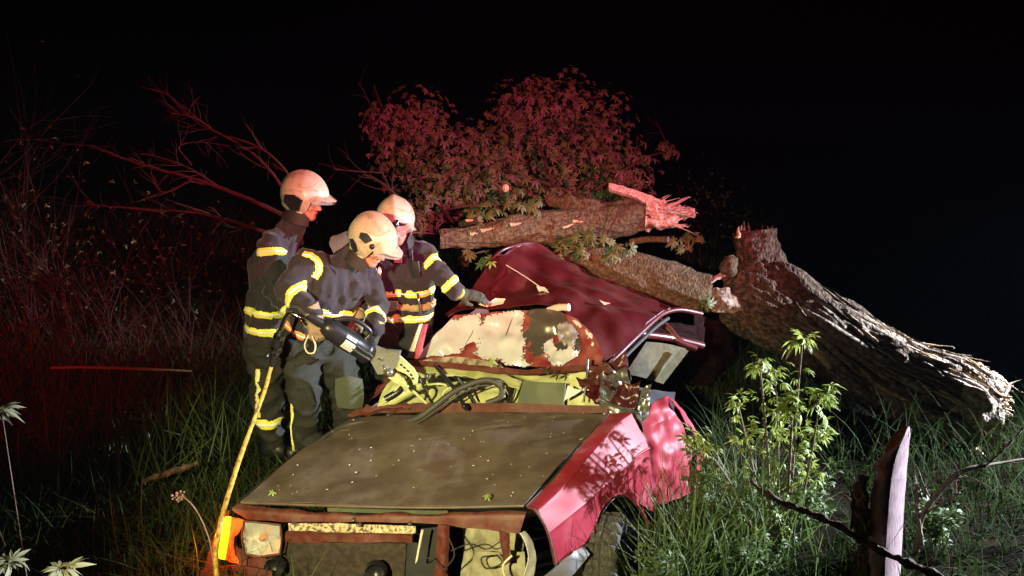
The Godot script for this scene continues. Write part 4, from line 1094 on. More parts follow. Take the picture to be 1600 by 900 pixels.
# head and neck: x right, y up, -z forward, origin at mid head
func make_head(parent: Node3D, xf: Transform3D, neck: Vector3) -> void:
	var o := xf.origin
	var f := field_box([o, neck], 0.17, 0.0055)
	var at := func(x: float, y: float, z: float) -> Vector3: return xf * Vector3(x, y, z)
	f.ell(Transform3D(xf.basis, at.call(0, 0.025, 0.01)), Vector3(0.076, 0.098, 0.094), 0.02)
	f.ell(Transform3D(xf.basis, at.call(0, -0.04, -0.032)), Vector3(0.058, 0.070, 0.060), 0.03)
	f.cap(at.call(0.0, -0.098, -0.070), at.call(0, -0.094, -0.060), 0.020, 0.024, 0.03)        # chin
	for s in [-1.0, 1.0]:
		f.cap(at.call(s * 0.052, -0.066, -0.004), at.call(s * 0.016, -0.096, -0.058), 0.018, 0.018, 0.03)   # jaw
		f.cap(at.call(s * 0.012, 0.020, -0.086), at.call(s * 0.045, 0.018, -0.070), 0.010, 0.010, 0.016)   # brow
		f.ell(Transform3D(xf.basis, at.call(s * 0.040, -0.028, -0.066)), Vector3(0.020, 0.018, 0.016), 0.02)   # cheek
		f.ell(Transform3D(xf.basis, at.call(s * 0.078, -0.01, 0.012)), Vector3(0.010, 0.032, 0.020), 0.008)    # ear
	f.cap(at.call(0, 0.010, -0.090), at.call(0, -0.030, -0.112), 0.008, 0.012, 0.014)      # nose
	for s in [-1.0, 1.0]: f.cap(at.call(s * 0.011, -0.034, -0.100), at.call(s * 0.012, -0.036, -0.098), 0.008, 0.008, 0.01)
	f.cap(at.call(-0.018, -0.064, -0.087), at.call(0.018, -0.064, -0.087), 0.008, 0.008, 0.012)
	f.cap(at.call(0, -0.06, 0.02), neck, 0.058, 0.062, 0.03)
	var b := MB.new()
	f.mesh(b)
	var body := obj("body", b, M.skin, parent)
	for s in [-1.0, 1.0]:
		b = MB.new()
		b.ball(Transform3D(xf.basis.scaled_local(Vector3(0.013, 0.0075, 0.008)), at.call(s * 0.030, -0.002, -0.083)), 6)
		obj("eye", b, M.eye, body)
		b = MB.new()
		tube(b, [v4(at.call(s * 0.012, 0.021, -0.097), 0.004), v4(at.call(s * 0.030, 0.026, -0.092), 0.005), v4(at.call(s * 0.050, 0.018, -0.078), 0.003)], 6, 6)
		obj("eyebrow", b, M.hair, body)
	b = MB.new()
	b.ball(Transform3D(xf.basis.scaled_local(Vector3(0.020, 0.006, 0.006)), at.call(0, -0.066, -0.093)), 6)
	obj("mouth", b, M.lip, body)
	# dark hood under the helmet, open at the face
	b = MB.new()
	var rows := []
	for j in 9:
		var row := PackedVector3Array()
		var y := 0.06 - j * 0.026
		var grow := 0.0 if j < 5 else (j - 4) * 0.006
		for k in 25:
			var a := lerpf(-2.15, 2.15, k / 24.0) if j < 6 else lerpf(-2.5, 2.5, k / 24.0)
			row.append(at.call(sin(a) * (0.086 + grow), y, cos(a) * (0.098 + grow) + 0.008))
		rows.append(row)
	b.grid(rows)
	obj("fire_hood", b, M.hair, parent)

func helmet_edge(a: float) -> float:      # polar angle of the rim: brow, cheek, nape
	var c := absf(a)
	if c < 0.85: return lerpf(1.42, 1.46, c / 0.85)
	if c < 1.15: return lerpf(1.46, 2.30, smoothstep(0.85, 1.15, c))
	if c < 2.0: return lerpf(2.30, 2.36, (c - 1.15) / 0.85)
	return lerpf(2.36, 2.12, (c - 2.0) / 1.14)

func make_helmet(parent: Node3D, xf: Transform3D, kind: int) -> void:
	var rad := Vector3(0.128, 0.150, 0.160)
	var c0 := Vector3(0, 0.030, 0.012)
	var shell := func(a: float, th: float, up: float) -> Vector3:
		var d := Vector3(sin(a) * sin(th), cos(th), -cos(a) * sin(th))
		var p := d * (rad + Vector3.ONE * up)
		if th > 1.57: p.x *= 1.0 - 0.10 * (th - 1.57)
		var crest := exp(-pow(p.x / 0.022, 2.0)) * smoothstep(1.7, 1.2, th)
		p += d * crest * 0.012
		return xf * (p + c0)
	var b := MB.new()
	var n := 72
	for layer in 2:
		var rows := []
		for j in 25:
			var row := PackedVector3Array()
			for k in n:
				var a := TAU * k / n - PI
				var th := maxf(helmet_edge(a) * j / 24.0, 0.004)
				row.append(shell.call(a, th, 0.0 if layer == 0 else -0.008))
			rows.append(row)
		if layer == 1: rows.reverse()
		b.grid(rows, true)
		if layer == 1:
			var r0 := PackedVector3Array()
			var r1 := PackedVector3Array()
			for k in n:
				var a := TAU * k / n - PI
				r0.append(shell.call(a, helmet_edge(a), 0.0))
				r1.append(shell.call(a, helmet_edge(a), -0.008))
			b.grid([r0, r1], true)
	var h := obj("helmet", b, M.helmet, parent)
	# rolled rim all round
	b = MB.new()
	var rim := []
	for k in 73:
		var a := TAU * k / 72 - PI
		rim.append(v4(shell.call(a, helmet_edge(a), 0.001), 0.0055))
	tube(b, rim, 6, -1 if false else 144)
	obj("helmet_rim", b, M.helmet, h)
	# peak over the brow
	b = MB.new()
	var net := []
	for j in 4:
		var row := []
		for k in 9:
			var a := lerpf(-0.95, 0.95, k / 8.0)
			var base: Vector3 = shell.call(a, helmet_edge(a) - 0.10, 0.002)
			var out := xf.basis * Vector3(sin(a) * 0.3, -0.30, -cos(a)).normalized()
			row.append(base + out * (j / 3.0) * 0.058 * cos(a * 0.9))
		net.append(row)
	sheet(b, net, 20, 6, 0.006)
	obj("peak", b, M.helmet, h)
	# half raised clear visor below the peak
	var vis := mat(0.5, 0.52, 0.5, 0.08)
	vis.transparency = BaseMaterial3D.TRANSPARENCY_ALPHA
	vis.albedo_color.a = 0.25
	b = MB.new()
	net = []
	for j in 3:
		var row := []
		for k in 9:
			var a := lerpf(-0.9, 0.9, k / 8.0)
			var base: Vector3 = shell.call(a, helmet_edge(a) - 0.05, -0.004)
			row.append(base + xf.basis * Vector3(sin(a) * 0.6, -0.45, -cos(a) * 0.9).normalized() * (j / 2.0) * 0.062)
		net.append(row)
	sheet(b, net, 16, 4, 0.003)
	obj("visor", b, vis, h)
	b = MB.new()
	tube(b, [v4(xf * Vector3(0.088, -0.03, 0.01), 0.006), v4(xf * Vector3(0.070, -0.085, -0.02), 0.006), v4(xf * Vector3(0.0, -0.128, -0.062), 0.006), v4(xf * Vector3(-0.070, -0.085, -0.02), 0.006), v4(xf * Vector3(-0.088, -0.03, 0.01), 0.006)], 6, 24)
	obj("chin_strap", b, M.black, h)
	for s in [-1.0, 1.0]:
		if kind == 0 or kind == 2:      # big dark ear shell
			b = MB.new()
			var hex := []
			for q in [[1.22, 1.62], [1.60, 1.50], [2.02, 1.62], [2.10, 1.95], [1.75, 2.26], [1.30, 2.18]]:
				hex.append(shell.call(s * q[0], q[1], 0.003))
			b.prism(hex, xf.basis * Vector3(s * 0.014, 0, 0))
			obj("ear_shell", b, M.black, h)
		else:
			b = MB.new()
			var hex := []
			for q in [[1.10, 1.28], [1.42, 1.18], [1.66, 1.30], [1.60, 1.50], [1.28, 1.55]]:
				hex.append(shell.call(s * q[0], q[1], 0.002))
			b.prism(hex, xf.basis * Vector3(s * 0.010, 0.003, 0))
			obj("visor_hinge", b, M.black, h)
			b = MB.new()
			var slot := []
			for q in [[1.62, 1.82], [1.85, 1.74], [2.02, 1.86], [1.84, 2.16], [1.56, 2.22], [1.46, 2.08]]:
				slot.append(shell.call(s * q[0], q[1], 0.002))
			b.prism(slot, xf.basis * Vector3(s * 0.009, 0, 0))
			obj("ear_slot", b, M.black, h)
			b = MB.new()
			lathe(b, shell.call(s * 1.02, 1.50, 0.0), xf.basis * Vector3(s, 0.1, -0.4), [Vector2(0, 0), Vector2(0.016, 0), Vector2(0.016, 0.012), Vector2(0, 0.016)], 12)
			obj("visor_knob", b, M.black, h)
		# moulded groove line over the dome
		b = MB.new()
		var line := []
		for q in [[0.35, 0.62], [0.7, 0.80], [1.05, 1.05], [1.5, 1.12], [2.1, 1.25]]:
			line.append(v4(shell.call(s * q[0], q[1], -0.0005), 0.0026))
		tube(b, line, 5, 24)
		obj("groove_line", b, M.belt, h)
	if kind == 1:      # aluminised neck flap, standing off the collar
		b = MB.new()
		net = []
		for j in 3:
			var row := []
			for k in 7:
				var a := PI + lerpf(-1.15, 1.15, k / 6.0)
				var base: Vector3 = shell.call(a, 1.95, 0.004)
				row.append(base + xf.basis * Vector3(sin(a) * 0.25, -0.75, -cos(a) * 0.62).normalized() * (j / 2.0) * 0.125)
			net.append(row)
		sheet(b, net, 14, 6, 0.004, 0.006, 2.0)
		obj("neck_flap", b, M.guard, h)
	if kind == 2:      # dark face-shield recess at the brow, round badge on the side
		b = MB.new()
		var m := []
		for q in [[-0.62, 1.38], [-0.38, 1.26], [-0.06, 1.12], [0.05, 1.12], [0.30, 1.27], [0.60, 1.34], [0.52, 1.44], [0.2, 1.42], [-0.1, 1.45], [-0.45, 1.46]]:
			m.append(shell.call(q[0], q[1], 0.005))
		b.prism(m, xf.basis * Vector3(0, 0, -0.012))
		obj("brow_recess", b, M.black, h)
		b = MB.new()
		tube(b, [v4(shell.call(-0.10, 1.08, 0.010), 0.012), v4(shell.call(-0.06, 1.25, 0.016), 0.014), v4(shell.call(-0.03, 1.42, 0.014), 0.010)], 8, 8)
		obj("brow_clip", b, M.chrome, h)
		var cc: Vector3 = shell.call(0.42, 0.98, 0.002)
		var nn: Vector3 = (cc - shell.call(0.42, 0.98, -0.02)).normalized()
		b = MB.new()
		lathe(b, cc, nn, [Vector2(0.022, 0), Vector2(0.022, 0.003), Vector2(0.018, 0.003), Vector2(0.018, 0)], 20)
		var s1 := across(nn)
		for i in 3: b.box(Transform3D(Basis(s1, nn, s1.cross(nn)), cc + nn.cross(s1) * (i - 1) * 0.009), Vector3(0.018, 0.005, 0.003), 0.001)
		obj("round_badge", b, M.belt, h)

# a gloved hand: palm frame xf (x across the palm towards the thumb side, y back of the hand, -z towards the fingertips)
func make_glove(parent: Node3D, xf: Transform3D, wrist_from: Vector3, curl: float, thumb: float, m: Material, cuff: Material) -> void:
	var o := xf.origin
	var tip := xf * Vector3(0, 0, -0.10)
	var f := field_box([o, tip, wrist_from], 0.105, 0.006)
	for i in 4:
		var x := 0.034 - i * 0.0235
		f.cap(xf * Vector3(x * 0.75, 0, 0.055), xf * Vector3(x, 0, -0.028), 0.019, 0.016, 0.018)
	f.cap(xf * Vector3(0, 0, 0.05), wrist_from, 0.036, 0.042, 0.03)
	for i in 4:
		var x := 0.036 - i * 0.0245
		var seg: Array = [[0.040, 0.027, 0.022], [0.045, 0.030, 0.024], [0.041, 0.028, 0.023], [0.032, 0.021, 0.019]][i]
		var p := Vector3(x, 0.002, -0.040)
		var a := 0.0
		for k in 3:
			a += curl * [0.75, 1.1, 0.75][k] * (1.0 + 0.08 * (i - 1.5))
			var q := p + Vector3(0.02 * (1.5 - i) * 0.08, -sin(a), -cos(a)) * float(seg[k])
			f.cap(xf * p, xf * q, 0.0125 - k * 0.0008, 0.0115 - k * 0.0010, 0.008)
			p = q
	var t0 := Vector3(0.036, -0.008, 0.030)
	var t1 := t0 + Vector3(0.030, -0.022 * thumb, -0.030)
	var t2 := t1 + Vector3(0.006 - 0.02 * thumb, -0.026 * thumb, -0.030)
	f.cap(xf * t0, xf * t1, 0.018, 0.0145, 0.014)
	f.cap(xf * t1, xf * t2, 0.0135, 0.0115, 0.008)
	f.rumple(nz, 0.0022, Vector3.ONE * 420.0)
	var b := MB.new()
	f.mesh(b)
	var g := obj("glove", b, m, parent)
	b = MB.new()
	var wr: Vector3 = xf * Vector3(0, 0, 0.06)
	var ax := (wrist_from - wr).normalized()
	tube(b, [v4(wr, 0.043), v4(wr + ax * 0.03, 0.047), v4(wr + ax * 0.065, 0.050)], 16, 8, 0.002, 3.0)
	obj("glove_cuff", b, cuff, g)

func make_boot(parent: Node3D, ankle: Vector3, fwd: Vector3) -> void:
	var ff := Vector3(fwd.x, 0, fwd.z).normalized()
	var sole := ankle + Vector3(0, -0.10, 0)
	var f := field_box([ankle + Vector3(0, 0.25, 0), sole + ff * 0.2, sole - ff * 0.08], 0.09, 0.012)
	f.cap(ankle + Vector3(0, 0.25, 0), ankle, 0.075, 0.062, 0.02)
	f.cap(ankle + Vector3(0, -0.02, 0), sole + Vector3(0, 0.045, 0) - ff * 0.03, 0.060, 0.050, 0.03)
	f.cap(sole + Vector3(0, 0.045, 0), sole + ff * 0.15 + Vector3(0, 0.035, 0), 0.056, 0.048, 0.04)
	f.cut(sole, Vector3.DOWN)
	var b := MB.new()
	f.mesh(b)
	obj("boot", b, M.boot, parent)

func stripes(parent: Node3D, f: Field, c: Vector3, axis: Vector3, w: float, most: float, n := 30, main: Material = null, a0 := 0.0, a1 := TAU) -> void:
	var o := obj("reflective_band", band(f, c, axis, w, most, 0.006, n, a0, a1), main if main else M.yellow, parent)
	obj("silver_stripe", band(f, c, axis, w * 0.36, most, 0.0095, n, a0, a1), M.silver, o)

func line_stripe(parent: Node3D, f: Field, pts: Array, dir: Vector3, w: float, main: Material = null) -> void:
	var o := obj("reflective_band", strip_on(f, pts, dir, w, 0.006), main if main else M.yellow, parent)
	obj("silver_stripe", strip_on(f, pts, dir, w * 0.36, 0.0095), M.silver, o)

# s holds the joints; returns the fields of coat trunk, arms and trousers for the bands
func dress(t: Node3D, s: Dictionary) -> Dictionary:
	var hip: Vector3 = s.hip
	var chest: Vector3 = s.chest
	var neck: Vector3 = s.neck
	var spine := (chest - hip).normalized()
	var side: Vector3 = (s.sl - s.sr).normalized()
	var hside: Vector3 = (s.hl - s.hr).normalized()
	var all := [hip - spine * 0.15, chest, neck, s.sl, s.sr, s.el, s.er, s.wl, s.wr]
	var tr := field_box(all, 0.20, 0.0145)
	var waist := hip.lerp(chest, 0.42)
	for k in [-1.0, 1.0]:
		tr.cap(hip + hside * 0.085 * k - spine * 0.12, waist + side * 0.082 * k, 0.128, 0.122, 0.05)
		tr.cap(waist + side * 0.082 * k, chest + side * 0.095 * k, 0.122, 0.128, 0.05)
		tr.cap(chest + side * 0.095 * k, neck.lerp(s.sl if k > 0 else s.sr, 0.72) - spine * 0.03, 0.125, 0.085, 0.05)
	tr.cap(chest, neck, 0.10, 0.078, 0.06)
	tr.cap(neck - spine * 0.01, neck + (s.head - neck).normalized() * 0.055, 0.080, 0.078, 0.02)     # stand-up collar
	tr.cut(hip - spine * float(s.hem), -spine)
	tr.rumple(nz, s.fold, Vector3(130, 75, 130))
	var ar := Field.new()
	ar.setup(tr.lo, tr.lo + Vector3(tr.nx - 2, tr.ny - 2, tr.nz - 2) * tr.h + Vector3.ONE * 0.001, tr.h)
	for q in [["sl", "el", "wl"], ["sr", "er", "wr"]]:
		var a: Vector3 = s[q[0]]
		var e: Vector3 = s[q[1]]
		var w: Vector3 = s[q[2]]
		ar.cap(a, e, 0.082, 0.067, 0.03)
		ar.cap(e, w, 0.067, 0.056, 0.02)
	ar.rumple(nz, s.fold, Vector3(110, 150, 110))
	var whole := Field.new()
	whole.setup(tr.lo, tr.lo + Vector3(tr.nx - 2, tr.ny - 2, tr.nz - 2) * tr.h + Vector3.ONE * 0.001, tr.h)
	for i in whole.d.size(): whole.d[i] = tr.d[i] if i < tr.d.size() else 1.0
	whole.join(ar, 0.035)
	var b := MB.new()
	whole.mesh(b)
	var coat := obj("coat", b, M.coat, t)
	var lf := field_box([hip, s.hl, s.hr, s.kl, s.kr, s.al, s.ar], 0.18, 0.0145)
	lf.cap(s.hl + Vector3(0, 0.02, 0), s.hr + Vector3(0, 0.02, 0), 0.135, 0.135, 0.04)
	for q in [["hl", "kl", "al"], ["hr", "kr", "ar"]]:
		lf.cap(s[q[0]], s[q[1]], 0.122, 0.098, 0.035)
		lf.cap(s[q[1]], s[q[2]] + Vector3(0, 0.03, 0), 0.096, 0.088, 0.03)
	lf.rumple(nz, 0.022, Vector3(100, 130, 100))
	b = MB.new()
	lf.mesh(b)
	var tro := obj("trousers", b, M.trouser, t)
	make_boot(t, s.al, s.face)
	make_boot(t, s.ar, s.face)
	return {"trunk": tr, "arms": ar, "whole": whole, "legs": lf, "coat": coat, "trousers": tro, "spine": spine}

func firefighters() -> void:
	# the one at the back left, upright, seen from his right side
	var t := thing("person", "firefighter standing upright behind the others, head in profile, looking down at the car", "person", Vector3(-1.62, -0.2, -4.8), "firefighters beside the wrecked car")
	var s := {
		"hip": Vector3(-1.635, 0.71, -4.85), "chest": Vector3(-1.571, 1.147, -4.86), "neck": Vector3(-1.438, 1.446, -4.86), "head": Vector3(-1.342, 1.605, -4.85),
		"sr": Vector3(-1.527, 1.337, -4.68), "sl": Vector3(-1.52, 1.3, -5.04), "er": Vector3(-1.51, 1.06, -4.62), "el": Vector3(-1.419, 0.977, -5.05), "wr": Vector3(-1.35, 0.874, -4.56), "wl": Vector3(-1.226, 0.819, -4.95),
		"hr": Vector3(-1.642, 0.625, -4.76), "hl": Vector3(-1.646, 0.568, -4.95), "kr": Vector3(-1.635, 0.294, -4.72), "kl": Vector3(-1.597, 0.216, -4.98), "ar": Vector3(-1.637, -0.026, -4.74), "al": Vector3(-1.633, -0.11, -5),
		"hem": 0.13, "fold": 0.022, "face": Vector3(1, 0, 0.25)}
	var f := dress(t, s)
	stripes(f.coat, f.arms, Vector3(-1.527, 1.29, -4.67), s.er - s.sr, 0.062, 0.13)
	stripes(f.coat, f.arms, Vector3(-1.41, 0.935, -4.585), s.wr - s.er, 0.06, 0.12)
	stripes(f.coat, f.trunk, s.hip.lerp(s.chest, 0.40), f.spine, 0.062, 0.30, 40)
	stripes(f.coat, f.trunk, s.hip.lerp(s.chest, 0.12), f.spine, 0.062, 0.30, 40)
	line_stripe(f.coat, f.whole, [Vector3(-1.669, 1.269, -4.8), Vector3(-1.69, 1.158, -4.8), Vector3(-1.704, 1.073, -4.8), Vector3(-1.728, 0.978, -4.8)], Vector3(0.75, 0, -0.65).normalized(), 0.05)
	stripes(f.trousers, f.legs, Vector3(-1.636, 0.14, -4.73), s.ar - s.kr, 0.085, 0.14)
	line_stripe(f.trousers, f.legs, [Vector3(-1.639, 0.52, -4.74), Vector3(-1.644, 0.39, -4.73), Vector3(-1.658, 0.186, -4.73)], Vector3(0.25, 0, -1).normalized(), 0.045)
	var hx := frame(s.head, Vector3(0.93, -0.28, 0.20), Vector3(0.22, 1, 0.05))
	make_head(t, hx, s.neck)
	make_helmet(t, hx, 0)
	make_glove(t, frame(Vector3(-1.282, 0.846, -4.54), Vector3(0.8, -0.5, 0.3), Vector3(0.3, 0.8, 0.4)), s.wr, 0.5, 0.6, M.dark_glove, M.cuff)
	make_glove(t, frame(Vector3(-1.153, 0.797, -4.93), Vector3(0.8, -0.4, 0.3), Vector3(0.3, 0.8, 0.4)), s.wl, 0.5, 0.6, M.dark_glove, M.cuff)

	# the one with the cutter, bent over to the right
	t = thing("person", "firefighter bending forward in front, holding the black hydraulic cutter with both hands", "person", Vector3(-1.25, -0.2, -4.5), "firefighters beside the wrecked car")
	s = {
		"hip": Vector3(-1.254, 0.799, -4.5), "chest": Vector3(-1.087, 1.142, -4.46), "neck": Vector3(-0.956, 1.321, -4.43), "head": Vector3(-0.836, 1.384, -4.4),
		"sr": Vector3(-1.219, 1.275, -4.34), "sl": Vector3(-0.956, 1.192, -4.62), "er": Vector3(-1.292, 1.15, -4.2), "el": Vector3(-0.84, 0.994, -4.58), "wr": Vector3(-1.136, 1.044, -4.12), "wl": Vector3(-0.836, 0.867, -4.4),
		"hr": Vector3(-1.331, 0.727, -4.42), "hl": Vector3(-1.146, 0.679, -4.58), "kr": Vector3(-1.272, 0.445, -4.36), "kl": Vector3(-1.047, 0.419, -4.5), "ar": Vector3(-1.3, 0.097, -4.42), "al": Vector3(-1.082, 0.027, -4.62),
		"hem": 0.10, "fold": 0.022, "face": Vector3(0.9, 0, 0.5)}
	f = dress(t, s)
	stripes(f.coat, f.arms, Vector3(-1.242, 1.117, -4.175), s.wr - s.er, 0.065, 0.13)
	line_stripe(f.coat, f.whole, [Vector3(-1.219, 1.342, -4.3), Vector3(-1.168, 1.327, -4.3), Vector3(-1.133, 1.282, -4.3), Vector3(-1.128, 1.236, -4.3), Vector3(-1.153, 1.19, -4.3)], Vector3(0, -0.35, -1).normalized(), 0.058)
	stripes(f.coat, f.trunk, s.hip.lerp(s.chest, 0.60), f.spine, 0.062, 0.30, 40)
	stripes(f.coat, f.trunk, s.hip.lerp(s.chest, 0.12), f.spine, 0.058, 0.30, 40, M.orange)
	stripes(f.coat, f.trunk, s.hip.lerp(s.chest, -0.10), f.spine, 0.055, 0.30, 40)
	stripes(f.coat, f.arms, s.el.lerp(s.wl, 0.55), s.wl - s.el, 0.06, 0.12)
	line_stripe(f.trousers, f.legs, [Vector3(-1.366, 0.396, -4.4), Vector3(-1.368, 0.295, -4.4), Vector3(-1.38, 0.053, -4.42)], Vector3(0.15, 0, -1).normalized(), 0.042)
	panel(f.trousers, "knee_patch", [[Vector3(-1.095, 0.539, -4.4), Vector3(-1.006, 0.562, -4.38), Vector3(-0.933, 0.532, -4.42)], [Vector3(-1.096, 0.448, -4.385), Vector3(-1.005, 0.458, -4.37), Vector3(-0.929, 0.431, -4.42)], [Vector3(-1.088, 0.354, -4.4), Vector3(-1.006, 0.349, -4.39), Vector3(-0.943, 0.334, -4.43)]], M.patch, 10, 8, 0.006, 0.006, 1.0)
	hx = frame(s.head, Vector3(0.78, -0.56, 0.42), Vector3(0.50, 0.82, 0.16))
	make_head(t, hx, s.neck)
	make_helmet(t, hx, 1)
	make_glove(t, frame(Vector3(-1.121, 0.959, -4.115), Vector3(0.12, -1, 0.12), Vector3(-0.1, 0.12, 1)), s.wr, 0.62, 0.9, M.tan_glove, M.tan_glove)
	make_glove(t, frame(Vector3(-0.863, 0.797, -4.36), Vector3(-0.35, -0.8, 0.5), Vector3(0.45, 0.5, 0.7)), s.wl, 0.7, 0.9, M.dark_glove, M.cuff)

	# the one facing the camera, a hand on the roof
	t = thing("person", "firefighter facing the camera, resting a dark gloved hand on the red roof", "person", Vector3(-0.82, -0.2, -5.0), "firefighters beside the wrecked car")
	s = {
		"hip": Vector3(-0.767, 0.71, -5.02), "chest": Vector3(-0.75, 1.081, -4.98), "neck": Vector3(-0.758, 1.277, -4.96), "head": Vector3(-0.765, 1.441, -4.9),
		"sr": Vector3(-0.893, 1.225, -4.96), "sl": Vector3(-0.602, 1.231, -4.98), "er": Vector3(-0.944, 1.047, -4.8), "el": Vector3(-0.47, 1.1, -4.88), "wr": Vector3(-0.977, 0.901, -4.62), "wl": Vector3(-0.367, 0.991, -4.86),
		"hr": Vector3(-0.855, 0.594, -5.02), "hl": Vector3(-0.681, 0.594, -5.02), "kr": Vector3(-0.874, 0.245, -4.98), "kl": Vector3(-0.676, 0.245, -4.98), "ar": Vector3(-0.905, -0.173, -5.02), "al": Vector3(-0.683, -0.173, -5.02),
		"hem": 0.10, "fold": 0.020, "face": Vector3(0.1, 0, 1)}
	f = dress(t, s)
	stripes(f.coat, f.arms, Vector3(-0.534, 1.164, -4.935), s.el - s.sl, 0.062, 0.13)
	stripes(f.coat, f.arms, Vector3(-0.414, 1.041, -4.87), s.wl - s.el, 0.06, 0.12)
	stripes(f.coat, f.arms, Vector3(-0.923, 1.113, -4.86), s.er - s.sr, 0.06, 0.13, 30, M.orange)
	stripes(f.coat, f.arms, Vector3(-0.966, 0.958, -4.7), s.wr - s.er, 0.062, 0.12, 30, M.orange)
	stripes(f.coat, f.trunk, s.hip.lerp(s.chest, 0.74), f.spine, 0.06, 0.30, 40)
	stripes(f.coat, f.trunk, s.hip.lerp(s.chest, 0.26), f.spine, 0.064, 0.30, 40)
	obj("belt", band(f.trunk, s.hip.lerp(s.chest, 0.49), f.spine, 0.055, 0.30, 0.014, 40), M.belt, f.coat)
	obj("coat_flap", strip_on(f.whole, [Vector3(-0.723, 1.235, -4.8), Vector3(-0.722, 1.116, -4.8), Vector3(-0.727, 0.978, -4.8), Vector3(-0.728, 0.812, -4.8)], Vector3(0, 0, -1), 0.06, 0.009), M.coat, f.coat)
	b_radio(f.coat, Vector3(-0.634, 1.152, -4.835))
	plate(f.coat, "belt_buckle", [Vector3(-0.824, 0.939, -4.82), Vector3(-0.756, 0.934, -4.82), Vector3(-0.758, 0.886, -4.82), Vector3(-0.826, 0.891, -4.82)], M.steel, Vector3(0, 0, 0.02))
	plate(f.coat, "name_badge", [Vector3(-0.773, 1.235, -4.825), Vector3(-0.722, 1.235, -4.825), Vector3(-0.724, 1.196, -4.825), Vector3(-0.774, 1.196, -4.825)], M.lip, Vector3(0, 0, 0.012))
	rod(f.coat, "snap_hook", [Vector4(-0.631, 0.984, -4.85, 0.008), Vector4(-0.618, 0.928, -4.83, 0.008), Vector4(-0.612, 0.846, -4.84, 0.008)], M.chrome, 6)
	hx = frame(s.head, Vector3(0.16, -0.42, 1.0), Vector3(-0.03, 1, 0.36))
	make_head(t, hx, s.neck)
	make_helmet(t, hx, 2)
	make_glove(t, frame(Vector3(-0.289, 0.96, -4.9), Vector3(0.95, -0.12, 0.1), Vector3(0.0, 1, 0.5)), s.wl, 0.30, 0.5, M.dark_glove, M.cuff)
	make_glove(t, frame(Vector3(-0.983, 0.859, -4.54), Vector3(-0.2, -0.95, 0.35), Vector3(0.1, 0.3, 1)), s.wr, 0.4, 0.6, M.tan_glove, M.tan_glove)

func b_radio(parent: Node3D, at: Vector3) -> void:
	var b := MB.new()
	b.box(Transform3D(Basis.from_euler(Vector3(0.1, 0, 0.1)), at), Vector3(0.055, 0.11, 0.03), 0.006)
	bar(b, at + Vector3(-0.02, 0.05, 0), at + Vector3(-0.026, 0.13, 0.0), 0.005, 6)
	obj("radio", b, M.black, parent)

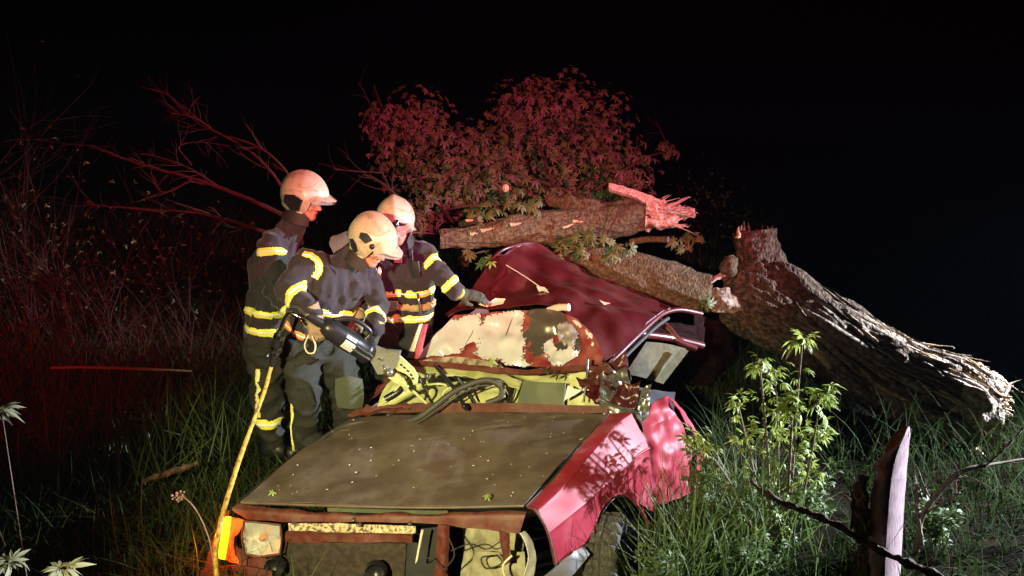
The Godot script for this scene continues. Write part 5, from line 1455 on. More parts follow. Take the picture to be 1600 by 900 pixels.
# ---------------------------------------------------------------- hydraulic cutter and its hose
func hydraulic_tool() -> void:
	var t := thing("hydraulic_cutter", "black hydraulic rescue cutter with grey jaw arms biting into the car sill", "rescue tool", Vector3(-0.954, 0.859, -4.2))
	var a := Vector3(-1.075, 0.957, -4.12)
	var c := Vector3(-0.832, 0.731, -4.26)
	var ax := (c - a).normalized()
	var b := MB.new()
	lathe(b, a, ax, [Vector2(0, -0.01), Vector2(0.040, -0.01), Vector2(0.052, 0.02), Vector2(0.060, 0.05), Vector2(0.062, 0.12), Vector2(0.064, 0.125), Vector2(0.064, 0.22), Vector2(0.060, 0.225), Vector2(0.060, 0.29), Vector2(0.068, 0.295), Vector2(0.068, 0.33), Vector2(0, 0.335)], 28)
	obj("cylinder_body", b, M.black, t)
	var side := Vector3(0, 0.25, 1).normalized()
	side = (side - ax * side.dot(ax)).normalized()
	var upv := ax.cross(side)
	if upv.y < 0: upv = -upv
	# wrapped white labels with faint print lines
	for q in [[0.135, 0.21, -0.75, 0.15, 0.0655], [0.13, 0.20, 0.32, 0.62, 0.0655]]:
		b = MB.new()
		var rows := []
		for j in 5:
			var row := PackedVector3Array()
			for k in 9:
				var an := lerpf(q[2], q[3], k / 8.0)
				row.append(a + ax * lerpf(q[0], q[1], j / 4.0) + (side * cos(an) + upv * sin(an)) * float(q[4]))
			rows.append(row)
		b.grid(rows)
		var lb := obj("label", b, M.white, t)
		for k in 4:
			b = MB.new()
			rows = []
			for j in 2:
				var row := PackedVector3Array()
				for i in 7:
					var an := lerpf(q[2] + 0.12, q[3] - 0.12, i / 6.0)
					row.append(a + ax * (lerpf(q[0] + 0.012, q[1] - 0.012, k / 3.0) + j * 0.004) + (side * cos(an) + upv * sin(an)) * (float(q[4]) + 0.0012))
				rows.append(row)
			b.grid(rows)
			obj("print_line", b, M.belt, lb)
	for k in 2:
		b = MB.new()
		tube(b, [v4(a + ax * 0.20 + side * 0.063 + upv * (0.012 - k * 0.028), 0.006), v4(a + ax * 0.33 + side * 0.066 + upv * (0.012 - k * 0.028), 0.006)], 8, 2)
		obj("tie_bolt", b, M.chrome, t)
	# carrying handle over the back and rear grip
	rod(t, "carrying_handle", [v4(a + ax * 0.26 + upv * 0.055, 0.013), v4(a + ax * 0.25 + upv * 0.115, 0.014), v4(a + ax * 0.12 + upv * 0.12, 0.014), v4(a + ax * 0.03 + upv * 0.06, 0.013)], M.black, 10, 20)
	rod(t, "rear_grip", [v4(a - ax * 0.0, 0.030), v4(a - ax * 0.07, 0.028), v4(a - ax * 0.11, 0.024)], M.black, 14, 8)
	# grey fork and the blades
	plate(t, "jaw_fork", [Vector3(-0.862, 0.758, -4.225), Vector3(-0.815, 0.801, -4.225), Vector3(-0.756, 0.776, -4.23), Vector3(-0.664, 0.765, -4.24), Vector3(-0.678, 0.71, -4.25), Vector3(-0.697, 0.659, -4.26), Vector3(-0.752, 0.619, -4.26), Vector3(-0.804, 0.618, -4.25)], M.alu, Vector3(0, -0.01, -0.06))
	plate(t, "fork_rib", [Vector3(-0.793, 0.774, -4.222), Vector3(-0.667, 0.755, -4.235), Vector3(-0.672, 0.738, -4.237), Vector3(-0.794, 0.758, -4.224)], M.alu, Vector3(0, 0, 0.012))
	for q in [Vector3(-0.769, 0.678, -4.24), Vector3(-0.759, 0.658, -4.24), Vector3(-0.789, 0.725, -4.23), Vector3(-0.774, 0.717, -4.23)]:
		b = MB.new()
		lathe(b, q, side, [Vector2(0, -0.01), Vector2(0.006, -0.01), Vector2(0.006, 0.008), Vector2(0, 0.009)], 8)
		obj("rivet", b, M.chrome, t)
	b = MB.new()
	lathe(b, Vector3(-0.738, 0.634, -4.25), side, [Vector2(0, -0.05), Vector2(0.028, -0.05), Vector2(0.028, 0.010), Vector2(0.020, 0.014), Vector2(0.020, 0.028), Vector2(0.010, 0.030), Vector2(0, 0.030)], 16)
	obj("pivot_bolt", b, M.steel, t)
	plate(t, "cutter_blade", [Vector3(-0.721, 0.672, -4.27), Vector3(-0.675, 0.721, -4.28), Vector3(-0.639, 0.682, -4.29), Vector3(-0.595, 0.634, -4.3), Vector3(-0.571, 0.582, -4.31), Vector3(-0.576, 0.541, -4.31), Vector3(-0.6, 0.529, -4.31), Vector3(-0.609, 0.573, -4.3), Vector3(-0.641, 0.609, -4.29), Vector3(-0.685, 0.629, -4.28)], M.pale, Vector3(0, 0, -0.03))
	plate(t, "cutter_blade", [Vector3(-0.748, 0.588, -4.28), Vector3(-0.693, 0.616, -4.28), Vector3(-0.65, 0.577, -4.29), Vector3(-0.63, 0.516, -4.3), Vector3(-0.646, 0.483, -4.3), Vector3(-0.667, 0.528, -4.29), Vector3(-0.711, 0.556, -4.28)], M.pale, Vector3(0, 0, -0.03))
	for q in [Vector3(-0.647, 0.651, -4.285), Vector3(-0.629, 0.629, -4.29), Vector3(-0.611, 0.603, -4.295), Vector3(-0.601, 0.577, -4.3), Vector3(-0.665, 0.669, -4.28)]:
		b = MB.new()
		b.ball(Transform3D(Basis(ax, side, upv).scaled_local(Vector3(0.012, 0.004, 0.007)), q + side * 0.004), 6)
		obj("blade_slot", b, M.black, t)
	# chrome swivel pipe, couplings
	rod(t, "swivel_pipe", [Vector4(-1.175, 0.97, -4.1, 0.015), Vector4(-1.2, 1.013, -4.08, 0.013), Vector4(-1.245, 1.035, -4.08, 0.013), Vector4(-1.28, 1.009, -4.08, 0.013), Vector4(-1.305, 0.953, -4.08, 0.013), Vector4(-1.319, 0.908, -4.08, 0.015)], M.chrome, 12, 30)
	rod(t, "coupling", [Vector4(-1.31, 0.931, -4.08, 0.022), Vector4(-1.327, 0.885, -4.08, 0.027), Vector4(-1.349, 0.826, -4.09, 0.026), Vector4(-1.367, 0.773, -4.1, 0.02), Vector4(-1.385, 0.719, -4.1, 0.017)], M.black, 12, 16)
	for q in [[Vector4(-1.318, 0.912, -4.08, 0.031), Vector4(-1.327, 0.889, -4.08, 0.031)], [Vector4(-1.344, 0.841, -4.09, 0.029), Vector4(-1.349, 0.822, -4.09, 0.029)], [Vector4(-1.354, 0.807, -4.09, 0.027), Vector4(-1.359, 0.791, -4.09, 0.027)]]:
		rod(t, "coupling_ring", q, M.chrome, 14, 1)
	rod(t, "release_lever", [Vector4(-1.353, 0.814, -4.09, 0.011), Vector4(-1.381, 0.808, -4.06, 0.011), Vector4(-1.393, 0.796, -4.05, 0.018)], M.black, 8)
	rod(t, "lanyard", [Vector4(-1.161, 0.902, -4.1, 0.005), Vector4(-1.18, 0.848, -4.08, 0.005), Vector4(-1.162, 0.809, -4.07, 0.005), Vector4(-1.129, 0.809, -4.07, 0.005), Vector4(-1.119, 0.848, -4.08, 0.005), Vector4(-1.139, 0.895, -4.1, 0.005)], M.flake, 6, 30)
	# hose
	b = MB.new()
	tube(b, [Vector4(-1.385, 0.719, -4.1, 0.011), Vector4(-1.413, 0.602, -4.06, 0.011), Vector4(-1.445, 0.493, -4, 0.011), Vector4(-1.473, 0.38, -3.9, 0.012), Vector4(-1.48, 0.289, -3.75, 0.013), Vector4(-1.475, 0.215, -3.6, 0.013), Vector4(-1.46, 0.158, -3.45, 0.013), Vector4(-1.454, 0.082, -3.35, 0.013), Vector4(-1.445, 0.013, -3.28, 0.013), Vector4(-1.414, -0.107, -3.2, 0.013)], 10, 80, 0.0012, 14.0)
	var h := obj("hydraulic_hose", b, M.yellow_hose)
	tag(h, "grimy yellow hose hanging from the cutter down past the amber lamp", "hose")


# ---------------------------------------------------------------- the fallen tree
# point on the skin of a rough bar at t along it, angle a, lift above the skin
func on_bar(pts: Array, t: float, a: float, lift: float) -> Vector3:
	var c = along(pts, t)
	var d: Vector3 = (v3(along(pts, minf(t + 0.01, 1.0))) - v3(along(pts, maxf(t - 0.01, 0.0)))).normalized()
	var up := (Vector3.UP - d * d.y).normalized()
	var sd := d.cross(up)
	return v3(c) + (up * cos(a) + sd * sin(a)) * (c.w + lift)

func splinter(parent: Node, called: String, base: Vector3, dir: Vector3, length: float, w: float, m: Material) -> void:
	var b := MB.new()
	var d := dir.normalized()
	var s := across(d).rotated(d, rnd(0, TAU))
	var u := d.cross(s)
	var rows := []
	var n := 5
	for i in n + 1:
		var t := float(i) / n
		var k := w * (1.0 - t * 0.8) * rnd(0.75, 1.15)
		var c := base + d * length * t + s * rnd(-0.15, 0.15) * w + u * 0.1 * length * t * t
		rows.append(PackedVector3Array([c + s * k, c + u * k * 0.45, c - s * k * 0.9, c - u * k * 0.4]))
	b.grid(rows, true)
	b.fan(rows[n], base + d * length * 1.06)
	b.fan(rows[0], base - d * 0.01, true)
	b.orient(0)
	obj(called, b, m, parent)

# one palmate leaf of the tree: leaflets spread from the stalk end (x-z plane, y up)
func palmate(n: int, size: float, droop: float, slim: float) -> ArrayMesh:
	var b := MB.new()
	for i in n:
		var u := float(i) / (n - 1) * 2.0 - 1.0
		var ang := u * 1.75 + rnd(-0.08, 0.08)
		var ln := size * (1.0 - 0.42 * absf(u)) * rnd(0.9, 1.08)
		var d := Vector3(sin(ang), 0, -cos(ang))
		var s := Vector3(-d.z, 0, d.x)
		var dr := droop * rnd(0.7, 1.3)
		var prof := [0.06, 0.55, 0.95, 1.0, 0.55, 0.04]
		var rows := []
		for j in 6:
			var t := j / 5.0
			var c := d * ln * t * (1.0 - 0.12 * dr * t) + Vector3.DOWN * ln * dr * t * t * 0.55
			var w: float = ln * slim * prof[j]
			rows.append(PackedVector3Array([c - s * w + Vector3.UP * w * 0.35, c, c + s * w + Vector3.UP * w * 0.35]))
		b.grid(rows)
	return b.commit()

func leaf_xf(p: Vector3, n: Vector3, spin: float, k: float) -> Transform3D:
	var y := n.normalized()
	var x := across(y).rotated(y, spin)
	return Transform3D(Basis(x, y, x.cross(y)).scaled_local(Vector3.ONE * k), p)

func scatter(parent: Node, called: String, meshes: Array, m: Array, xfs: Array, singles: int) -> void:
	# the largest in view stand alone, the rest are one mass
	for i in mini(singles, xfs.size()):
		var o := put(called, meshes[i % meshes.size()], m[i % m.size()], parent)
		var x: Transform3D = xfs[i]
		x.origin -= offset_of(parent)
		o.transform = x
	if xfs.size() <= singles: return
	for k in m.size():
		var mine := []
		for i in range(singles, xfs.size()):
			if i % m.size() == k: mine.append(xfs[i])
		if mine.is_empty(): continue
		var mm := MultiMesh.new()
		mm.transform_format = MultiMesh.TRANSFORM_3D
		mm.mesh = meshes[k % meshes.size()]
		mm.instance_count = mine.size()
		for i in mine.size(): mm.set_instance_transform(i, mine[i])
		var o := MultiMeshInstance3D.new()
		o.name = "foliage" if k == 0 else "foliage_%03d" % k
		o.multimesh = mm
		o.material_override = m[k]
		parent.add_child(o, true)
		o.position = -offset_of(parent)
		o.set_meta("kind", "stuff")

func twigs(b: MB, p: Vector3, d: Vector3, length: float, r: float, depth: int, spread := 0.7) -> void:
	var pts := []
	var q := p
	var dir := d.normalized()
	var n := 4
	for i in n + 1:
		pts.append(v4(q, r * (1.0 - 0.7 * i / n)))
		dir = (dir + jit(0.22)).normalized()
		q += dir * length / n
	tube(b, pts, 5 if depth > 0 else 4, n)
	if depth <= 0: return
	for i in 2 + int(length * 2.0):
		var t := rnd(0.25, 0.95)
		var c = along(pts, t)
		twigs(b, v3(c), (dir + jit(spread)).normalized(), length * rnd(0.35, 0.6), c.w * 0.65, depth - 1, spread)

func fallen_tree() -> void:
	# main trunk: root end at the right, fork and broken stub at the left
	var tp := [Vector4(1.93, 0.609, -6.45, 0.284), Vector4(2.165, 0.609, -6.3, 0.366), Vector4(2.444, 0.446, -6.05, 0.338), Vector4(2.728, 0.286, -5.75, 0.309), Vector4(3.001, 0.147, -5.45, 0.31), Vector4(3.258, 0.076, -5.2, 0.312), Vector4(3.449, -0.004, -5.05, 0.258)]
	var t := thing("fallen_tree", "thick split tree trunk sloping down right to its shattered pale root end", "tree", Vector3(2.548, -0.13, -5.6))
	var b := MB.new()
	tube(b, tp.slice(0, 5), 120, 110, 0.050, 0.55, 3.5)
	var tr := obj("trunk", b, M.bark, t)
	b = MB.new()
	var wp := []
	for q in tp.slice(2, 7): wp.append(Vector4(q.x, q.y, q.z, q.w * (0.93 if wp.is_empty() else 1.0)))
	tube(b, wp, 150, 130, 0.052, 0.75, 7.0)
	obj("split_wood", b, M.bare_wood, t)
	b = MB.new()
	tube(b, [Vector4(2.206, 0.593, -6.32, 0.345), Vector4(2.177, 0.808, -6.38, 0.257), Vector4(2.143, 1.016, -6.42, 0.201), Vector4(2.123, 1.192, -6.45, 0.173)], 48, 40, 0.035, 0.6, 2.0)
	var stub := obj("broken_stub", b, M.bark, t)
	for k in 7:
		var a := TAU * k / 7.0
		splinter(stub, "splinter", Vector3(2.124, 1.181, -6.45) + Vector3(cos(a) * 0.13, -0.02, sin(a) * 0.13), Vector3(rnd(-0.2, 0.2), 1, rnd(-0.2, 0.2)), rnd(0.05, 0.12), 0.03, M.fresh if k == 4 else M.bark)
	splinter(stub, "splinter", Vector3(1.926, 1.146, -6.3), Vector3(-0.05, 1, 0), 0.10, 0.03, M.fresh)
	# torn fork: fresh orange wood, a fungus-like knot
	panel(t, "fork_tear", [[Vector3(1.592, 0.738, -6.12), Vector3(1.703, 0.77, -6.1), Vector3(1.822, 0.742, -6.1)], [Vector3(1.581, 0.662, -6.02), Vector3(1.729, 0.671, -5.98), Vector3(1.907, 0.623, -6)], [Vector3(1.634, 0.57, -6.04), Vector3(1.773, 0.558, -6), Vector3(1.912, 0.559, -6.04)]], M.bare_wood, 14, 12, 0.02, 0.03, 1.6, 2.0)
	panel(t, "fork_tear", [[Vector3(1.61, 0.777, -6.2), Vector3(1.694, 0.821, -6.2), Vector3(1.81, 0.887, -6.2)], [Vector3(1.633, 0.763, -6.16), Vector3(1.717, 0.807, -6.16), Vector3(1.821, 0.867, -6.16)]], M.torn, 12, 5, 0.02, 0.02, 2.4, 5.0)
	b = MB.new()
	tube(b, [Vector4(1.798, 0.806, -6.22, 0.033), Vector4(1.832, 0.876, -6.2, 0.07), Vector4(1.838, 0.953, -6.2, 0.065), Vector4(1.83, 1.005, -6.22, 0.038)], 16, 16, 0.015, 2.0)
	obj("knot", b, M.limb_bark, t)
	# weathered wood where the bark is off: long raised strips on the flank and the ridge
	for k in 54:
		var t0 := rnd(0.30, 0.82)
		var ln := rnd(0.12, 0.30)
		var a0 := rnd(-0.5, 1.75)
		var w := rnd(0.05, 0.13)
		b = MB.new()
		var rows := [PackedVector3Array(), PackedVector3Array(), PackedVector3Array(), PackedVector3Array()]
		var n := 12
		for i in n + 1:
			var u := float(i) / n
			var tt := minf(t0 + ln * u, 0.985)
			var aa := a0 + 0.25 * u + 0.05 * sin(u * 7.0 + k)
			var ww := w * sin(PI * clampf(u, 0.06, 0.94)) * (0.6 + 0.4 * absf(sin(k * 3.0 + u * 9.0)))
			rows[0].append(on_bar(tp, tt, aa - ww, -0.01))
			rows[1].append(on_bar(tp, tt, aa - ww * 0.6, 0.020 + 0.008 * sin(u * 11.0 + k)))
			rows[2].append(on_bar(tp, tt, aa + ww * 0.5, 0.026 + 0.008 * sin(u * 8.0 + k * 2.0)))
			rows[3].append(on_bar(tp, tt, aa + ww, -0.01))
		b.grid(rows)
		obj("wood_strip", b, [M.bark, M.bare_wood, M.bark, M.bare_wood, M.fresh][k % 5], tr)
	for k in 34:      # thin pale splinters along the split ridge
		var tt := rnd(0.42, 0.98)
		var aa := rnd(-0.6, 0.9) if k % 2 else rnd(-0.3, 0.35)
		var p := on_bar(tp, tt, aa, 0.022)
		var d := (on_bar(tp, minf(tt + 0.05, 1.0), aa + 0.05, 0.03) - p) * (1.0 if k % 3 else -1.0)
		splinter(tr, "splinter", p, d + jit(0.012), rnd(0.10, 0.28), rnd(0.006, 0.014), M.fresh)
	# shattered root end
	var end := v3(tp[6])
	var ed := (v3(tp[6]) - v3(tp[5])).normalized()
	for k in 110:
		var a := TAU * k / 110.0 + rnd(-0.1, 0.1)
		var up := (Vector3.UP - ed * ed.y).normalized()
		var sd := ed.cross(up)
		var rr: float = rnd(0.55, 1.0) * tp[6].w
		var p: Vector3 = end + (up * cos(a) + sd * sin(a)) * rr - ed * 0.06
		splinter(t, "splinter", p, ed * 0.8 + jit(0.6) + (up * cos(a) + sd * sin(a)) * 0.15, rnd(0.05, 0.16), rnd(0.012, 0.034), [M.fresh, M.bare_wood, M.fresh, M.heart][k % 4])
	panel(t, "hollow_heart", [[Vector3(3.156, 0.312, -4.95), Vector3(3.255, 0.288, -4.86), Vector3(3.414, 0.158, -4.86)], [Vector3(3.134, 0.135, -4.92), Vector3(3.249, 0.11, -4.84), Vector3(3.377, 0.043, -4.82)], [Vector3(3.209, -0.105, -4.92), Vector3(3.291, -0.117, -4.86), Vector3(3.367, -0.117, -4.84)]], M.bare_wood, 12, 12, 0.03, 0.03, 1.2, 4.0)

	# limb across the car
	t = thing("fallen_limb", "moss stained limb lying across the back of the car roof, sawn at its right end", "tree limb", Vector3(1.113, 0.54, -6.3))
	var lp := [Vector4(1.638, 0.683, -6.12, 0.178), Vector4(1.361, 0.749, -6.2, 0.19), Vector4(1.017, 0.828, -6.28, 0.187), Vector4(0.664, 0.955, -6.35, 0.155), Vector4(0.401, 1.061, -6.42, 0.111), Vector4(0.282, 1.106, -6.5, 0.079)]
	b = MB.new()
	tube(b, lp, 56, 90, 0.028, 0.8, 3.0)
	obj("limb", b, M.limb_bark, t)
	b = MB.new()
	sheet(b, [[Vector3(1.586, 0.856, -6.08), Vector3(1.635, 0.838, -6.06), Vector3(1.669, 0.795, -6.06)], [Vector3(1.552, 0.701, -6.04), Vector3(1.617, 0.699, -6), Vector3(1.657, 0.681, -6.03)], [Vector3(1.608, 0.554, -6.06), Vector3(1.635, 0.559, -6.04), Vector3(1.669, 0.567, -6.05)]], 8, 10, 0.01, 0.012, 2.0)
	obj("bark_flap", b, M.limb_bark, t)
	rod(t, "side_twig", [Vector4(1.018, 1.105, -6.35, 0.028), Vector4(1.146, 1.135, -6.3, 0.027), Vector4(1.311, 1.149, -6.2, 0.027)], M.limb_bark, 9)
	b = MB.new()
	twigs(b, Vector3(0.713, 0.991, -6.3), Vector3(0.4, 0.5, 0.2), 0.5, 0.012, 2)
	obj("twig", b, M.twig, t)

	# broken log above it
	t = thing("broken_log", "broken log above the roof ending in bright torn wood at its right end", "tree log", Vector3(0.338, 1.072, -6.5))
	var bp := [Vector4(-0.618, 1.157, -6.15, 0.085), Vector4(-0.325, 1.153, -6.25, 0.108), Vector4(0, 1.194, -6.35, 0.115), Vector4(0.393, 1.23, -6.5, 0.135), Vector4(0.796, 1.263, -6.6, 0.159), Vector4(1.144, 1.303, -6.65, 0.154), Vector4(1.287, 1.311, -6.68, 0.138)]
	b = MB.new()
	tube(b, bp, 56, 100, 0.03, 0.8, 3.0)
	obj("log", b, M.limb_bark, t)
	b = MB.new()
	tube(b, [Vector4(0.316, 1.436, -6.7, 0.046), Vector4(0.509, 1.411, -6.6, 0.079), Vector4(0.765, 1.366, -6.6, 0.085)], 28, 24, 0.02, 1.0)
	obj("log_shoulder", b, M.limb_bark, t)
	b = MB.new()
	tube(b, [Vector4(1.188, 1.316, -6.64, 0.143), Vector4(1.338, 1.312, -6.62, 0.114), Vector4(1.476, 1.32, -6.6, 0.074), Vector4(1.618, 1.34, -6.58, 0.017)], 32, 30, 0.035, 1.6)
	var core := obj("torn_wood", b, M.torn, t)
	for k in 34:
		var p := v3(along(bp, 1.0)) + jit(0.10) + Vector3(-0.02, 0.0, 0.06)
		splinter(core, "splinter", p, Vector3(1.0, rnd(-0.25, 0.5), rnd(-0.1, 0.5)), rnd(0.12, 0.34), rnd(0.018, 0.04), M.torn)
	panel(core, "long_splinter", [[Vector3(0.852, 1.589, -6.62), Vector3(1.015, 1.546, -6.6), Vector3(1.182, 1.492, -6.58), Vector3(1.32, 1.435, -6.58)], [Vector3(0.849, 1.536, -6.58), Vector3(1.01, 1.488, -6.56), Vector3(1.168, 1.416, -6.55), Vector3(1.329, 1.348, -6.55)]], M.torn, 20, 6, 0.04, 0.02, 2.0, 3.0)
	for q in [Vector3(-0.343, 1.207, -6.1), Vector3(-0.254, 1.23, -6.12), Vector3(-0.011, 1.268, -6.2), Vector3(0.518, 1.286, -6.32), Vector3(-0.382, 1.317, -6.15), Vector3(0.435, 1.234, -6.3)]:
		splinter(t, "bark_chip", q, Vector3(1, rnd(-0.1, 0.4), rnd(-0.2, 0.3)), rnd(0.06, 0.12), 0.022, M.fresh)
	rod(t, "cut_branch", [Vector4(-0.442, 1.254, -6.4, 0.028), Vector4(-0.331, 1.3, -6.2, 0.027), Vector4(-0.263, 1.334, -6.1, 0.026)], M.limb_bark, 9)
	rod(t, "cut_branch", [Vector4(0, 1.322, -6.8, 0.035), Vector4(-0.046, 1.436, -6.7, 0.034), Vector4(-0.056, 1.546, -6.6, 0.028)], M.limb_bark, 9)
	b = MB.new()
	b.ball(Transform3D(Basis().scaled(Vector3(0.030, 0.036, 0.02)), Vector3(-0.056, 1.55, -6.55)), 8)
	obj("cut_face", b, M.fresh, t)
	var leaves := []
	for k in 6: leaves.append(palmate(5 + k % 3, rnd(0.068, 0.095), rnd(0.1, 1.5), 0.14))

	# crown of the broken log: twigs and whorled leaves
	var lumps := [Vector4(-1.274, 2.08, -7.9, 0.305), Vector4(-0.96, 2.164, -7.9, 0.364), Vector4(-1.043, 1.78, -7.7, 0.404), Vector4(-0.637, 1.68, -7.5, 0.395), Vector4(-0.433, 1.904, -7.9, 0.28), Vector4(-0.617, 1.402, -7.2, 0.37), Vector4(-0.215, 1.463, -7.2, 0.431), Vector4(0, 2.305, -8.3, 0.291), Vector4(0.206, 2.135, -8.2, 0.454), Vector4(0.562, 2.274, -8.4, 0.449), Vector4(0.94, 2.102, -8.3, 0.432), Vector4(0.971, 1.74, -7.9, 0.442), Vector4(1.212, 1.586, -7.7, 0.301), Vector4(0.655, 1.618, -7.7, 0.491), Vector4(0.201, 1.74, -7.9, 0.502), Vector4(-0.201, 1.773, -7.9, 0.375), Vector4(0.308, 1.402, -7.2, 0.419), Vector4(0.925, 1.402, -7.2, 0.321), Vector4(-0.832, 1.251, -6.9, 0.261), Vector4(1.712, 1.821, -8.3, 0.126), Vector4(-1.409, 2.133, -8, 0.201)]
	t = thing("leafy_bough", "leafy top of the fallen tree rising dark behind the broken log", "bough", Vector3(0, 0.921, -7.5))
	b = MB.new()
	for q in lumps:
		var root := v3(along(bp, rnd(0.1, 0.9))) + Vector3(0, 0, -0.3)
		var mid := root.lerp(v3(q), 0.55) + jit(0.2)
		tube(b, [v4(root, 0.022), v4(mid, 0.016), v4(v3(q), 0.008)], 6, 10)
		twigs(b, v3(q), Vector3(0, 0.6, 0.2) + jit(0.6), 0.45, 0.008, 1)
	obj("branch", b, M.twig, t)
	var xfs := []
	for q in lumps:
		var n := int(rnd(700.0, 1500.0) * q.w * q.w) + 10
		for i in n:
			var d := Vector3(rng.randfn(), rng.randfn(), rng.randfn()).normalized()
			d.z = absf(d.z) * 0.9 + d.z * 0.1
			var p: Vector3 = v3(q) + d * q.w * rnd(0.35, 1.12) * Vector3(1, 0.95, 0.9)
			xfs.append(leaf_xf(p, d * 0.8 + Vector3(0, 0.45, 0.35) + jit(0.55), rnd(0, TAU), rnd(0.5, 1.3)))
	for i in range(xfs.size() - 1, 0, -1):
		var j := rng.randi() % (i + 1)
		var x = xfs[i]
		xfs[i] = xfs[j]; xfs[j] = x
	scatter(t, "leaf", leaves, [M.leaf_beacon_tint, M.leaf], xfs, 240)
	# leafy sprays hanging by the log and the roof
	t = thing("leafy_spray", "drooping green leaf sprays hanging between the log, limb and roof", "branch", Vector3(0.321, 1.225, -6.2))
	b = MB.new()
	xfs = []
	for q in [Vector4(0, 1.44, -6.3, 0.14), Vector4(-0.162, 1.375, -6.3, 0.13), Vector4(0.189, 1.418, -6.3, 0.108), Vector4(-0.325, 1.332, -6.3, 0.108), Vector4(0.371, 1.089, -6.1, 0.127), Vector4(0.556, 1.105, -6.1, 0.159), Vector4(0.74, 1.159, -6.1, 0.127), Vector4(0.927, 1.105, -6.1, 0.116), Vector4(-0.334, 1.069, -5.9, 0.082), Vector4(-0.202, 1.055, -5.8, 0.081), Vector4(0.639, 1.189, -6.15, 0.096), Vector4(1.494, 1.072, -6.5, 0.135), Vector4(1.634, 1.114, -6.6, 0.114), Vector4(1.581, 0.69, -5.9, 0.052), Vector4(0.849, 1.025, -6.1, 0.085)]:
		tube(b, [v4(v3(q) + Vector3(0.1, -0.02, -0.3), 0.010), v4(v3(q), 0.004)], 5, 4)
		for i in int(q.w * 85):
			var d := Vector3(rng.randfn(), rng.randfn() * 0.6, rng.randfn()).normalized()
			xfs.append(leaf_xf(v3(q) + d * q.w * rnd(0.3, 1.0), d * 0.5 + Vector3(0, 0.5, 0.6) + jit(0.4), rnd(0, TAU), rnd(0.7, 1.1)))
	obj("twig", b, M.twig, t)
	scatter(t, "leaf", leaves, [M.leaf], xfs, 300)

	# bare dead branches to the left
	t = thing("dead_branch", "bare upper branch rising left from behind the profile firefighter's helmet", "branch", Vector3(-1.758, 1.386, -6.2), "bare branches")
	for q in [[Vector4(-1.679, 1.375, -6.3, 0.017), Vector4(-1.896, 1.537, -6.3, 0.015), Vector4(-2.041, 1.691, -6.4, 0.013), Vector4(-2.227, 1.849, -6.5, 0.012), Vector4(-2.538, 1.998, -6.7, 0.01), Vector4(-2.836, 2.11, -6.9, 0.009), Vector4(-3.012, 2.236, -7, 0.007), Vector4(-3.18, 2.366, -7.1, 0.005), Vector4(-3.457, 2.44, -7.2, 0.004)], [Vector4(-1.791, 1.545, -6.2, 0.012), Vector4(-1.865, 1.723, -6.2, 0.01), Vector4(-2.086, 1.897, -6.3, 0.009), Vector4(-2.408, 1.989, -6.5, 0.007)], [Vector4(-2.684, 2.064, -6.8, 0.007), Vector4(-2.847, 2.165, -6.8, 0.007), Vector4(-3.072, 2.189, -6.9, 0.005)]]:
		dead_limb(t, q, 5)
	t = thing("dead_branch", "longest bare branch sloping left below the upper one", "branch", Vector3(-1.765, 1.279, -6.2), "bare branches")
	for q in [[Vector4(-1.765, 1.279, -6.2, 0.023), Vector4(-2.003, 1.375, -6.3, 0.02), Vector4(-2.248, 1.463, -6.4, 0.019), Vector4(-2.592, 1.557, -6.6, 0.017), Vector4(-2.908, 1.646, -6.7, 0.014), Vector4(-3.29, 1.726, -6.8, 0.011), Vector4(-3.592, 1.813, -6.9, 0.009), Vector4(-3.898, 1.915, -7, 0.004)], [Vector4(-2.564, 1.552, -6.6, 0.009), Vector4(-2.901, 1.731, -6.7, 0.007), Vector4(-3.279, 1.839, -6.8, 0.004)], [Vector4(-2.855, 1.606, -6.7, 0.009), Vector4(-3.122, 1.504, -6.7, 0.007), Vector4(-3.267, 1.669, -6.8, 0.004)], [Vector4(-2.758, 1.751, -6.5, 0.005), Vector4(-2.898, 1.901, -6.6, 0.005), Vector4(-2.727, 1.944, -6.6, 0.004), Vector4(-2.414, 1.914, -6.5, 0.003)]]:
		dead_limb(t, q, 5)
	t = thing("dead_branch", "low bare branch reaching left at chest height behind the firefighters", "branch", Vector3(-2.072, 1.157, -6.3), "bare branches")
	for q in [[Vector4(-1.933, 1.16, -6.2, 0.017), Vector4(-2.203, 1.234, -6.3, 0.015), Vector4(-2.481, 1.298, -6.4, 0.014), Vector4(-2.793, 1.354, -6.5, 0.01)], [Vector4(-3.12, 1.343, -6.6, 0.012), Vector4(-3.372, 1.371, -6.6, 0.011), Vector4(-3.651, 1.378, -6.7, 0.008), Vector4(-3.907, 1.392, -6.8, 0.004)], [Vector4(-2.684, 1.326, -6.5, 0.009), Vector4(-2.877, 1.354, -6.5, 0.007), Vector4(-3.148, 1.343, -6.6, 0.011)]]:
		dead_limb(t, q, 4)
	t = thing("dead_branch", "thin dry branch poking up left of the leafy crown", "branch", Vector3(-0.935, 1.322, -6.8), "bare branches")
	for q in [[Vector4(-0.877, 1.322, -6.8, 0.014), Vector4(-1.047, 1.467, -6.8, 0.013), Vector4(-1.189, 1.583, -6.8, 0.011), Vector4(-1.342, 1.657, -6.8, 0.007)], [Vector4(-1.19, 1.657, -7, 0.007), Vector4(-1.428, 1.669, -7, 0.007), Vector4(-1.665, 1.693, -7, 0.004)]]:
		dead_limb(t, q, 3)
	b = MB.new()
	tube(b, [Vector4(-3.236, 0.413, -5, 0.01), Vector4(-2.966, 0.418, -5, 0.011), Vector4(-2.67, 0.425, -4.95, 0.011), Vector4(-2.358, 0.432, -4.9, 0.009), Vector4(-2.204, 0.423, -4.9, 0.005)], 7, 40, 0.003, 5.0)
	tag(obj("fallen_stick", b, M.pale_twig), "straight pale stick lying on the grass at the far left", "stick")
	b = MB.new()
